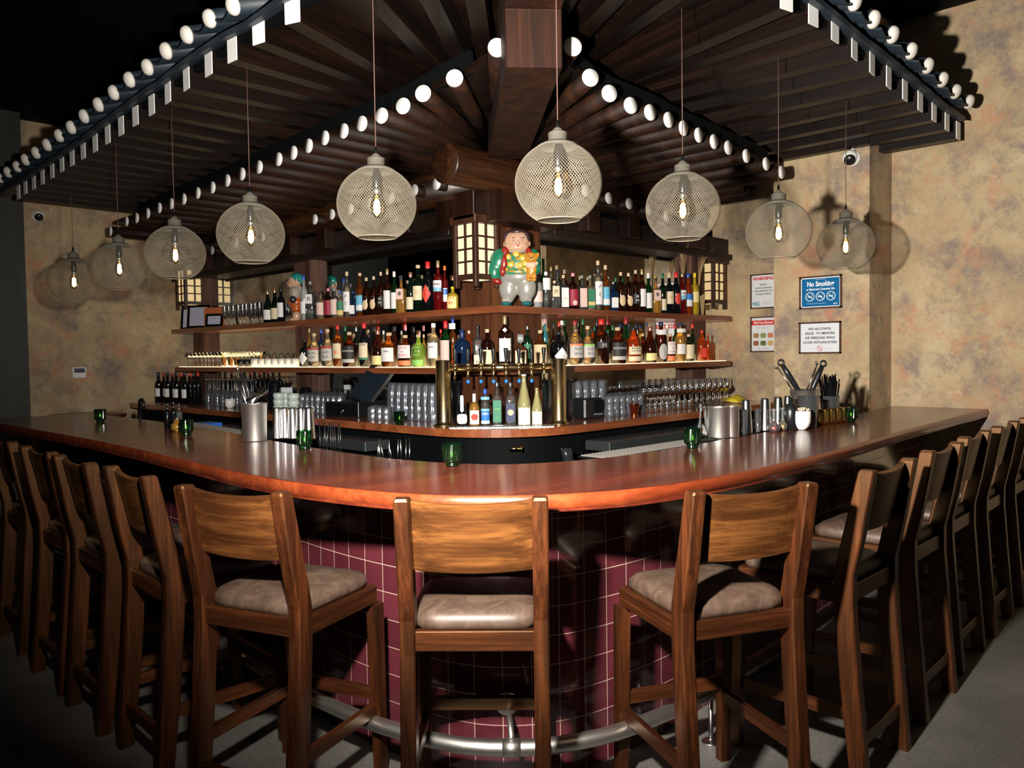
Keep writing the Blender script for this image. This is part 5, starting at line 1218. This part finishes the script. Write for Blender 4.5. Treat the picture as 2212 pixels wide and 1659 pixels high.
# ================================================================== FRAMED PAPERS, UPPER SHELF LEFT
def frame(lab,x0,x1,yt,dep,th,paper,fr,lines,tilt=-.12):
    p=on((x0+x1)/2,700,'X',dep); D=dist(p); w=(x1-x0)*D/FP*1.12; h=on((x0+x1)/2,yt,'X',dep).z-1.811
    t=thing('picture_frame',lab,'framed paper',(p.x,p.y,1.812),math.radians(-62)); t.rotation_euler=(tilt,0,math.radians(-62))
    f=.022; mb=MB()
    for a,b in (((-w/2,-.015,0),(w/2,0,f)),((-w/2,-.015,h-f),(w/2,0,h)),((-w/2,-.015,0),(-w/2+f,0,h)),((w/2-f,-.015,0),(w/2,0,h))): mb.box(a,b)
    P('frame',mb,fr,t); P('paper',MB().box((-w/2+f,-.006,f),(w/2-f,-.002,h-f)),paper,t)
    letters(t,[(s,sz*h,0,h*z,0) for s,z,sz in lines],TB,y=.0065); return t
PL=PM('certificate_paper',(.5,.5,.62),.4)
frame('black framed certificate with printed border, second from the left on the upper shelf',404,452,659,.07,.0,PL,BLACK,[('LICENSE',.8,.05),('The City Department of',.7,.03),('Food Service Establishment',.62,.03),('is hereby permitted to operate',.45,.025)])
frame('black framed certificate at the very left end of the upper shelf',390,438,653,.2,.0,PL,BLACK,[('PERMIT',.8,.06)])
frame('small black framed note in front of the wooden panel',444,482,678,.04,.0,PL,BLACK,[('Notice',.6,.08)])
p=on(464,690,'X',.09); o=P('wooden_stand',MB().box((-.12,-.01,0),(.12,.01,.2),bev=.003),PM('orange_wood',(.5,.14,.04),.5),None,(p.x,p.y,1.811),(0,0,math.radians(-62))); tag(o,'orange-brown wooden panel behind the small framed note','panel')
# ================================================================== BACK COUNTER ITEMS
def cpt(x,y,dep=None,run='l'):
    p=on(x,y,'Z',CZ); return p
# card terminal on a cash drawer
p=on(770,893,'Z',CZ); p=on(770,880,'X',-.14); t=thing('till','black touchscreen till leaning back on a black cash drawer','till',(p.x,p.y,CZ),math.radians(-78))
P('cash_drawer',MB().box((-.17,-.16,.002),(.17,.16,.115),bev=.004),BLK2,t)
k_=P('drawer_front',MB().box((-.16,-.166,.012),(.16,-.16,.1)),BLACK,t); P('key',MB().cyl((.02,-.172,.05),(.02,-.162,.05),.008).tube([(.02,-.175,.05),(.01,-.178,.03),(-.005,-.178,.0)],.002,5),CHROME,k_)
M=Matrix.Translation((.03,.0,.12))@Matrix.Rotation(-.62,4,'X')@Matrix.Rotation(.3,4,'Y')
P('screen_body',MB().box((-.13,-.012,0),(.13,.012,.3),M=M,bev=.004),PM('dark_screen',(.012,.02,.03),.12,coat=.5),t)
P('silver_edge',MB().box((.13,-.012,0),(.138,.012,.3),M=M),STEEL,t); P('stand_foot',MB().box((-.04,.02,.115),(.1,.12,.16)),BLACK,t)
p=on(1272,908,'Z',CZ); p=on(1270,880,'Y',-.2); t=thing('card_printer','black receipt printer on the counter right of the tap tower','printer',(p.x,p.y,CZ),math.radians(-12))
P('housing',MB().box((-.085,-.07,.002),(.085,.09,.145),bev=.012),BLK2,t); P('paper_slot',MB().box((-.005,-.074,.03),(.075,-.069,.035)),PM('grey_line',(.25,.27,.28),.4),t); P('front_panel',MB().box((.0,-.073,.05),(.078,-.069,.13)),BLACK,t)
p=on(1370,893,'Y',-.36); p.z=CZ; t=thing('copper_cup','copper cup standing in front of the tumblers on the right counter','cup',p); P('cup_wall',MB().lathe([(.026,0),(.038,.09),(.039,.092),(.036,.09),(.024,.006),(0,.006)],28,cap1=False),COPPER,t); P('cup_foot',MB().lathe([(.03,-.0),(.03,.004),(.026,.008)],24),COPPER,t)
# bowls stacked
BW=Lib('stacked_bowl',[('wall',[(.02,0),(.04,.01),(.048,.035),(.046,.06),(.043,.058),(.044,.035),(.018,.008),(0,.008)])],PM('pale_celadon',(.55,.65,.62),.25,coat=.4),'bowl')
for i,x in enumerate((603,617,634)):
    p=on(x,880,'X',-.3+.06*(i==1))
    for k in range(3): BW.put(Vector((p.x,p.y,CZ+.001+.05*k)),'pale green bowl, %s of the %s stack from the left'%(['lowest','middle','topmost'][k],ORD[i]),'stacked bowls')
for x,y,h,d,lab in ((594,880,.26,-.12,'black cocktail jug upside down behind the pale bowls'),(660,880,.2,-.05,'black blender cup behind the tumblers on the left')):
    p=on(x,y,'X',d); t=thing('black_jug',lab,'jug',(p.x,p.y,CZ)); P('jug_body',MB().lathe([(.065,0),(.062,.02),(.055,h*.8),(.045,h*.97),(.02,h)],24),G['black'],t)
p=on(620,870,'X',-.02); t=thing('straw_box','white box of black straws behind the bowls','straw box',(p.x,p.y,CZ),-1.2); P('box_body',MB().box((-.04,-.03,0),(.04,.03,.19),bev=.002),PW,t)
mb=MB()
for k in range(24): mb.cyl((R.uniform(-.03,.03),R.uniform(-.02,.02),.1),(R.uniform(-.045,.045),R.uniform(-.03,.03),R.uniform(.22,.25)),.0035,n=6)
P('straws',mb,BLACK,t)
p=on(497,872,'X',-.3); t=thing('sugar_cup','white cup with small yellow things in front of the upside-down glasses','cup',(p.x,p.y,CZ)); P('cup_body',MB().lathe([(.025,0),(.04,.02),(.045,.05),(.045,.085),(.042,.085),(.042,.05),(0,.02)],24,cap1=False),CERAM,t)
# ================================================================== BAR TOP ITEMS
def bpt(x,y): p=on(x,y,'Z',BZ); return Vector((p.x,p.y,BZ+.0008))
def votive():
    t=thing('votive_candle','x','candle holder',(0,0,0),0,'ribbed green glass candle holders')
    n=48; pr=[(.024,0),(.026,.004),(.026,.014),(.034,.02),(.036,.028),(.037,.084),(.0355,.086),(.034,.084),(.033,.026),(.018,.02)]
    vs=[];fs=[]
    for r,z in pr:
        for i in range(n):
            rr=r*(1+.035*(1 if i%2 else -1)*(1 if .02<z<.079 else .2)); a=2*PI*i/n; vs.append((rr*math.cos(a),rr*math.sin(a),z))
    for j in range(len(pr)-1):
        for i in range(n): fs.append((j*n+i,j*n+(i+1)%n,(j+1)*n+(i+1)%n,(j+1)*n+i))
    fs.append(tuple(range(n-1,-1,-1)))
    g=P('ribbed_glass',MB().add(vs,fs),G['votive'],t)
    w_=P('tealight',MB().lathe([(.019,.02),(.0195,.036),(.017,.036),(.0165,.034),(.001,.034)],20),PM('wax',(.75,.72,.6),.5),t)
    P('flame',MB().lathe([(.001,.034),(.004,.04),(.0045,.045),(.002,.053),(.0005,.058)],10),emis('flame',(1.,.55,.15),12),w_)
    return snap(t)
vv=votive()
for i,(x,y,lab) in enumerate([(977,1007,'green ribbed candle holder at the centre of the bar'),(658,971,'green ribbed candle holder in front of the row of steel shaker tins'),(403,940,'green ribbed candle holder beside the dark bottles on the left bar'),(217,912,'green ribbed candle holder at the far left of the bar'),(1496,968,'green ribbed candle holder beside the steel wine buckets on the right bar'),(1838,912,'green ribbed candle holder at the right, beyond the gold caddy')]):
    p=bpt(x,y)
    if i==0: vv.location=p; vv['label']=lab
    else: dup(vv,p,i*.3,lab)
    if i in (0,1,4):
        b=bpy.data.lights.new('candle_light','POINT'); b.energy=.03; b.color=(1,.6,.25); b.shadow_soft_size=.008
        bo=bpy.data.objects.new('candle_light',b); COL.objects.link(bo); bo.location=p+Vector((0,0,.05))
p=on(863,911,'X',-.44); p.z=CZ; dup(vv,p,.4,'green ribbed candle holder on the back counter in front of the pint glasses')
def bucket(x,y,wpx,ytop,lab,taper=.9):
    p=bpt(x,y); D=dist(p); r=wpx*D/FP/2; h=on(x,ytop,'D',p.x+p.y).z-BZ
    p=p+(p-CAMP).normalized()*r; p.z=BZ+.0008
    t=thing('steel_bucket',lab,'bucket',p); P('wall',MB().lathe([(r*taper,0),(r*(taper+.02),.004),(r*.99,h*.97),(r*1.02,h*.98),(r*1.02,h),(r*.97,h),(r*.95,h*.97),(r*(taper-.05),.02),(0,.02)],40,cap1=False),STEEL,t); return t,p,r,h
t,p,r,h=bucket(551,955,55,872,'tall brushed steel bucket full of bar tools on the left of the bar')
def tool(parent,name,a,b,rad,mat,head=None):
    mb=MB().tube([a,Vector(a).lerp(Vector(b),.5),b],rad,8)
    if head: mb.ell(b,head,n=14,m=8)
    return P(name,mb,mat,parent)
# tools are things of their own
def free(name,cat,lab,p,mbfun,mat):
    o=P(name,mbfun,mat,None,loc=p); return tag(o,lab,cat)
free('bar_tongs','tongs','steel tongs sticking out of the tool bucket to the left',p,MB().tube([(0,0,.05),(-.03,.03,.2),(-.075,.06,.33)],.005,8).tube([(.01,0,.05),(-.02,.035,.2),(-.062,.065,.33)],.005,8),CHROME)
free('jigger','jigger','polished double jigger lying in the mouth of the tool bucket',p,MB().lathe([(.028,-.05),(.012,0),(.026,.055),(.023,.05)],24,Matrix.Translation((.005,-.02,h+.03))@Matrix.Rotation(.9,4,'Y')),CHROME)
free('bar_spoon','bar spoon','dark muddler handle leaning out of the tool bucket',p,MB().tube([(0,0,.05),(-.02,.02,.25),(-.045,.03,.34)],.009,8),BLK2)
free('bar_spoon','bar spoon','thin twisted bar spoon in the tool bucket',p,MB().tube([(0,.02,.05),(-.035,.03,.25),(-.055,.05,.36)],.003,6).ell((-.055,.05,.365),(.008,.004,.011)),CHROME)
def tin(x,y,wpx,ytop,lab,inv=True,grp=None,mat=None):
    pp=bpt(x,y); D=dist(pp); r=wpx*D/FP/2; h=on(x,ytop,'D',pp.x+pp.y).z-BZ; pp=pp+(pp-CAMP).normalized()*r*.8; pp.z=BZ+.0008
    t=thing('shaker_tin',lab,'shaker tin',pp,0,grp)
    a=[(r,0),(r*1.03,.003),(r*1.0,.008),(r*.72,h*.93),(r*.66,h*.985),(r*.6,h),(0,h)] if inv else [(r*.66,0),(r*.72,.006),(r,h),(r*1.02,h),(r*.95,h),(r*.66,.01),(0,.01)]
    P('tin_wall',MB().lathe(a,36,cap1=False),mat or CHROME,t); return t
for i,(x,y,w_) in enumerate([(600,949,21),(616,948,22),(633,949,22),(651,950,23),(668,951,26)]):
    tin(x,y,w_*1.08,881,'upside-down steel shaker tin behind the green candle, %s from the steel bucket'%ORD[i],True,'shaker tins in a row on the left')
# right group
t,p1,r,h=bucket(1553,948,48,880,'wide steel wine bucket on the right of the bar, nearer the candle',.97)
t,p2,r,h=bucket(1577,946,40,879,'steel wine bucket half hidden behind the other one on the right bar',.97)
def scoop(x,y,lab,tl):
    pp=bpt(x,y); pp+= (pp-CAMP).normalized()*.05; pp.z=BZ
    o=P('ice_scoop',MB().loft([[Vector((s*w_,y_,z)) for s,y_ in ((-1,0),(0,.012),(1,0),(0,.004))] for w_,z in ((.035,0.0),(.034,.03),(.02,.06),(.009,.09),(.008,.14),(.013,.16),(.006,.172))],smooth=True),GC,None,loc=pp,rot=(0,tl,-.7)); tag(o,lab,'scoop')
scoop(1512,950,'clear plastic ice scoop standing handle up, left of the wine buckets',.05); scoop(1530,948,'second clear scoop leaning against the wine bucket',-.12)
for i,(x,y,w_,yt) in enumerate([(1612,938,24,864),(1653,932,24,861),(1681,929,23,858),(1702,926,20,856)]):
    tin(x,y,w_*1.1,yt,'upside-down tall shaker tin on the right bar, %s from the wine buckets'%ORD[i],True,'shaker tins on the right')
for i,(x,y,w_,yt) in enumerate([(1603,941,26,886),(1637,934,14,884)]):
    pp=bpt(x,y); D=dist(pp); r=w_*D/FP/2; h=on(x,yt,'D',pp.x+pp.y).z-BZ; pp=pp+(pp-CAMP).normalized()*r; pp.z=BZ+.0008
    t=thing('mixing_glass','%s clear mixing glass among the shaker tins'%['wide','narrow'][i],'glass',pp); P('wall',MB().lathe([(r*.8,0),(r*.85,.004),(r,h),(r*.93,h),(r*.75,.012),(0,.012)],28,cap1=False),GC,t)
def bitters(x,y,wpx,ytop,fill,lab):
    pp=bpt(x,y); D=dist(pp); r=wpx*D/FP/2; h=on(x,ytop,'D',pp.x+pp.y).z-BZ; pp=pp+(pp-CAMP).normalized()*r; pp.z=BZ+.0008
    t=thing('dropper_flask',lab,'flask',pp); P('flask_glass',MB().lathe([(r*.7,0),(r,h*.12),(r*.95,h*.25),(r*.45,h*.4),(r*.36,h*.5),(r*.36,h*.82),(r*.42,h)],28,cap1=False),GC,t)
    P('liquid',MB().lathe([(r*.68,.003),(r*.95,h*.13),(r*.88,h*.25),(0,h*.26)],24,cap1=False),G[fill],t)
bitters(1672,934,27,885,'orange','small flask with bright red-orange liquid beside the white cup'); bitters(1691,931,20,882,'yellow','small flask with yellow liquid behind the orange one')
pp=bpt(1708,930); pp+=(pp-CAMP).normalized()*.05; pp.z=BZ; t=thing('black_bottle_pair','black squeeze bottle behind the white cup on the right bar','bottle',pp); P('bottle_body',MB().lathe([(.038,0),(.04,.1),(.03,.13),(.014,.14),(.012,.17)],24),BLK2,t)
pp=bpt(1732,930); D=dist(pp); pp+=(pp-CAMP).normalized()*.042; pp.z=BZ+.0008
t=thing('pick_cup','white ceramic cup full of wooden picks on the right bar','cup',pp); P('cup_body',MB().lathe([(.018,0),(.022,.004),(.036,.016),(.045,.04),(.0465,.07),(.045,.1),(.042,.1),(.042,.06),(0,.03)],32,cap1=False),CERAM,t)
mb=MB()
for k in range(40): a=R.uniform(0,6.28); q=R.uniform(0,.036); mb.ell((q*math.cos(a),q*math.sin(a),.108+R.uniform(-.004,.006)),(.0045,.0045,.0045),n=8,m=6)
P('picks',mb,PM('bamboo',(.75,.6,.38),.6),t)
pp=bpt(1745,926); pp+=(pp-CAMP).normalized()*.08; pp.z=BZ+.0008
t=thing('measuring_jug','clear glass with bar tools behind the white cup','glass',pp); P('wall',MB().lathe([(.045,0),(.047,.005),(.055,.17),(.052,.17),(.043,.012),(0,.012)],32,cap1=False),GC,t)
P('strainer_ball',MB().ell((0,0,.13),(.035,.035,.028)),CHROME,t)
pp=bpt(1738,922); pp+=(pp-CAMP).normalized()*.2; pp.z=BZ+.0008; hc=on(1738,842,'D',pp.x+pp.y).z-BZ
t=thing('utensil_can','steel can holding peelers and strainers, behind the white cup','container',pp); P('wall',MB().lathe([(.075,0),(.078,.005),(.08,hc),(.076,hc),(.07,.01),(0,.01)],36,cap1=False),STEEL,t)
def handle(lab,a,b,p0):
    a=Vector(a);b=Vector(b); d=(b-a).normalized(); mb=MB().tube([a,a.lerp(b,.3),a.lerp(b,.7),b],[.010,.016,.017,.013],10)
    side=d.cross(Vector((0,1,0))).normalized(); mb.tube([b+side*(.016*math.cos(k*PI/6))+d*(.018+.016*math.sin(k*PI/6)) for k in range(12)],.006,8,closed=True)
    o=P('strainer_handle',mb,BLK2,None,loc=p0,rot=(0,0,-PI/4)); tag(o,lab,'strainer')
    s=P('spring',MB().tube([a+side*.026,b+side*.03],.0045,8).tube([b+side*.03+d*.0,b+side*.045+d*.015],.007,8),CHROME,o)
handle('black-handled hawthorn strainer leaning left out of the steel can',(-.02,0,hc-.03),(-.125,0,hc+.14),pp)
handle('black-handled strainer leaning right out of the steel can',(.03,0,hc-.03),(.10,0,hc+.13),pp)
pp=bpt(1792,916); pp+=(pp-CAMP).normalized()*.14; pp.z=BZ+.0008; hs=on(1792,855,'D',pp.x+pp.y).z-BZ
t=thing('straw_glass','glass of black straws behind the gold ribbed holder','straw glass',pp); P('glass_wall',MB().lathe([(.042,0),(.044,.005),(.056,hs),(.053,hs),(.04,.01),(0,.01)],28,cap1=False),GC,t)
mb=MB()
for k in range(46):
    a=R.uniform(0,6.28); q=math.sqrt(R.random()); x0,y0=.03*q*math.cos(a),.03*q*math.sin(a); x1,y1=.058*q*math.cos(a+.1),.058*q*math.sin(a+.1)
    mb.cyl((x0,y0,.012),(x1*1.1,y1*1.1,hs+R.uniform(.07,.13)),.0033,n=6)
P('straws',mb,BLACK,t)
pp=bpt(1795,920); pp+=(pp-CAMP).normalized()*.05; pp.z=BZ+.0008
GCAN=Lib('gold_canister',[('wall',[(.026,0),(.034,.006),(.036,.02),(.036,.07),(.033,.084),(.028,.086),(.028,.08),(.03,.02),(0,.01)])],GOLD,'canister')
for i in range(5):
    q=on(1770+13.5*i,919-1.6*i,'Z',BZ); q+=(q-CAMP).normalized()*.04; q.z=BZ+.001; GCAN.put(q,'small ribbed gold canister, %s from the white cup'%ORD[i],'gold canisters in a row')
# left dark cluster
for x,y,w_,yt,g_,lab in [(362,925,13,872,'black','dark slim bottle among the cluster on the left bar, leftmost'),(376,926,14,868,'black','dark slim bottle in the left bar cluster, second from left'),(388,928,14,872,'clear','clear dropper bottle in the left bar cluster')]:
    pp=bpt(x,y); D=dist(pp); r=w_*D/FP/2; h=on(x,yt,'D',pp.x+pp.y).z-BZ
    bottle(pp,h,r,'tall',g_,None,'black',lab,-1,nm='dropper_bottle')
pp=bpt(383,932); t=thing('honey_jar','small round jar of golden syrup beside the left bar cluster','jar',pp); P('jar_glass',MB().lathe([(.02,0),(.034,.015),(.034,.04),(.02,.05),(.016,.075)],24),G['gold'],t); P('jar_neck_ring',MB().lathe([(.018,.07),(.018,.078)],20),CHROME,t)
# mats, straws and whisks on the bartender's side
def mat_strip(lab,a,b,dw,n):
    t=thing('drip_mat',lab,'drip mat',a,0); d=b-a; 
    P('mat_base',MB().loft([[Vector((0,0,0)),dw,dw+Vector((0,0,.006)),Vector((0,0,.006))],[d,d+dw,d+dw+Vector((0,0,.006)),d+Vector((0,0,.006))]]),BLACK,t)
    mb=MB()
    for i in range(n):
        q=d*(i+.5)/n; mb.box((0,0,0),(1,1,1),M=Matrix((( d.x/n*.45,dw.x*.94,0,q.x),(d.y/n*.45,dw.y*.94,0,q.y),(0,0,.006,.005),(0,0,0,1))))
    P('mat_ribs',mb,PM('mat_rubber',(.12,.11,.1),.7,spec=.2),t)
mat_strip('ribbed rubber bar mat behind the bar edge on the right',Vector((-1.16,-1.755,BZ-.012)),Vector((-.2,-1.775,BZ-.012)),Vector((0,.14,0)),42)
mat_strip('ribbed rubber bar mat behind the bar edge on the left',Vector((-1.60,.4,BZ-.012)),Vector((-1.50,1.5,BZ-.012)),Vector((.12,0,0)),46)
for lab,x0,x1,y,n,mt,hh in (('black straws in a holder behind the left bar edge',692,738,972,9,BLK2,.11),('steel whisks and picks poking up behind the bar edge',815,885,990,9,CHROME,.06)):
    mb=MB()
    for i in range(n):
        q=on(x0+(x1-x0)*i/(n-1),y,'Z',BZ-.01); q+=(q-CAMP).normalized()*.1; q.z=BZ-.06; mb.tube([q,q+Vector((R.uniform(-.02,.02),R.uniform(-.02,.02),hh+.06))],.0028 if n else 0,6)
    o=P('stirrer_bundle',mb,mt); tag(o,lab,'stirrers',kind='stuff')
pp=Vector((-1.25,.95,.93)); o=P('blue_box',MB().box((-.08,-.1,0),(.08,.1,.1),bev=.005),PM('blue_box_card',(.01,.12,.5),.5),None,loc=on(447,918,'X',-.9)-Vector((0,0,.08))); tag(o,'bright blue box below the counter on the left','box')
# sink rail and faucet left, round dark pans
p=on(302,890,'X',-1.35); t=thing('bar_faucet','dark gooseneck faucet behind the left bar','faucet',(p.x,p.y,.95)); P('spout',MB().tube([(0,0,0),(0,0,.2)]+[(0,-.04+.04*math.cos(a*PI/8),.2+.04*math.sin(a*PI/8)) for a in range(9)]+[(0,-.08,.17)],.012,10),BLK2,t); P('base',MB().lathe([(.025,0),(.02,.02),(.012,.03)],20),BLK2,t)
t=thing('side_table','low dark round-edged station at the far left behind the bar','table',(-1.05,4.6,0)); P('table_top',MB().lathe([(.33,.93),(.35,.945),(.35,.965),(.33,.975)],40),PM('dark_red_lacquer',(.08,.02,.015),.25),t); P('table_body',MB().lathe([(.3,0),(.31,.93)],32),BLACK,t)
p=on(1600,870,'Y',-.2); o=P('yellow_cloth',MB().loft([[Vector((-.14+.28*i/6,-.08,0)),Vector((-.12+.24*i/6,.0,.05*math.sin(PI*i/6)+.012)),Vector((-.1+.2*i/6,.12,.02)),Vector((-.12+.24*i/6,.0,.05*math.sin(PI*i/6)))] for i in range(7)],smooth=True),PM('yellow_cloth',(.8,.6,.02),.8),None,loc=(p.x-.06,p.y,CZ+.012)); tag(o,'folded yellow cloth at the right end of the back counter','cloth')
# tap-side black bag
p=on(1222,975,'D',-.75); o=P('hanging_bag',MB().loft([[Vector((.02*k+.035*math.cos(a*PI/6),.03*math.sin(a*PI/6),-.06*k)) for a in range(12)] for k in range(6)],smooth=True),PM('black_plastic_film',(.015,.018,.022),.2),None,loc=(p.x,p.y,.93)); tag(o,'shiny black rolled plastic hanging under the counter corner','bag')
p=on(1098,965,'D',-.62); o=P('counter_hook',MB().cyl((0,0,0),(.05,-.05,0),.008).cyl((.05,-.05,0),(.06,-.06,0),.016),BRASS,None,loc=(p.x,p.y,.92)); tag(o,'small brass tap under the rounded counter corner','tap')
# dried grass
DRY=PM('dried_grass',(.42,.27,.13),.8)
for x,yb,lab,lean,n in ((1475,592,'bunch of dried grass standing upright behind the right bottles',0,26),(1508,592,'bunch of dried grass leaning right beside the right lantern',.62,26)):
    q=on(x,yb,'Y',.13); mb=MB()
    for i in range(n):
        a=R.gauss(lean,.12); b=R.gauss(0,.1); L=R.uniform(.2,.36); pts=[Vector((0,0,-.22)),Vector((math.sin(a)*.05,b*.05,.0)),Vector((math.sin(a)*L*.5,b*L*.5,L*.5)),Vector((math.sin(a*1.25)*L,b*L,L*math.cos(a)))]
        mb.tube(pts,[.001,.0013,.0016,.0006],4)
    o=P('dried_grass',mb,DRY,None,loc=q); tag(o,lab,'dried grass',kind='stuff')
    V=bottle(Vector((q.x,q.y,1.811)),.2,.03,'tall','clear',None,None,'small clear bottle vase holding the dried grass %s'%('upright' if lean==0 else 'that leans right'),0,nm='bud_vase')
q=on(1516,640,'Y',.08); o=P('paper_cone',MB().loft([[Vector((.0,0,.0)),Vector((.03,0,.0)),Vector((.03,.003,.0)),Vector((0,.003,0))],[Vector((-.03,0,.17)),Vector((.06,0,.2)),Vector((.06,.003,.2)),Vector((-.03,.003,.17))]]),PM('kraft_paper',(.6,.42,.2),.7),None,loc=(q.x,q.y,1.811)); tag(o,'small tan paper card at the right end of the upper shelf','card')
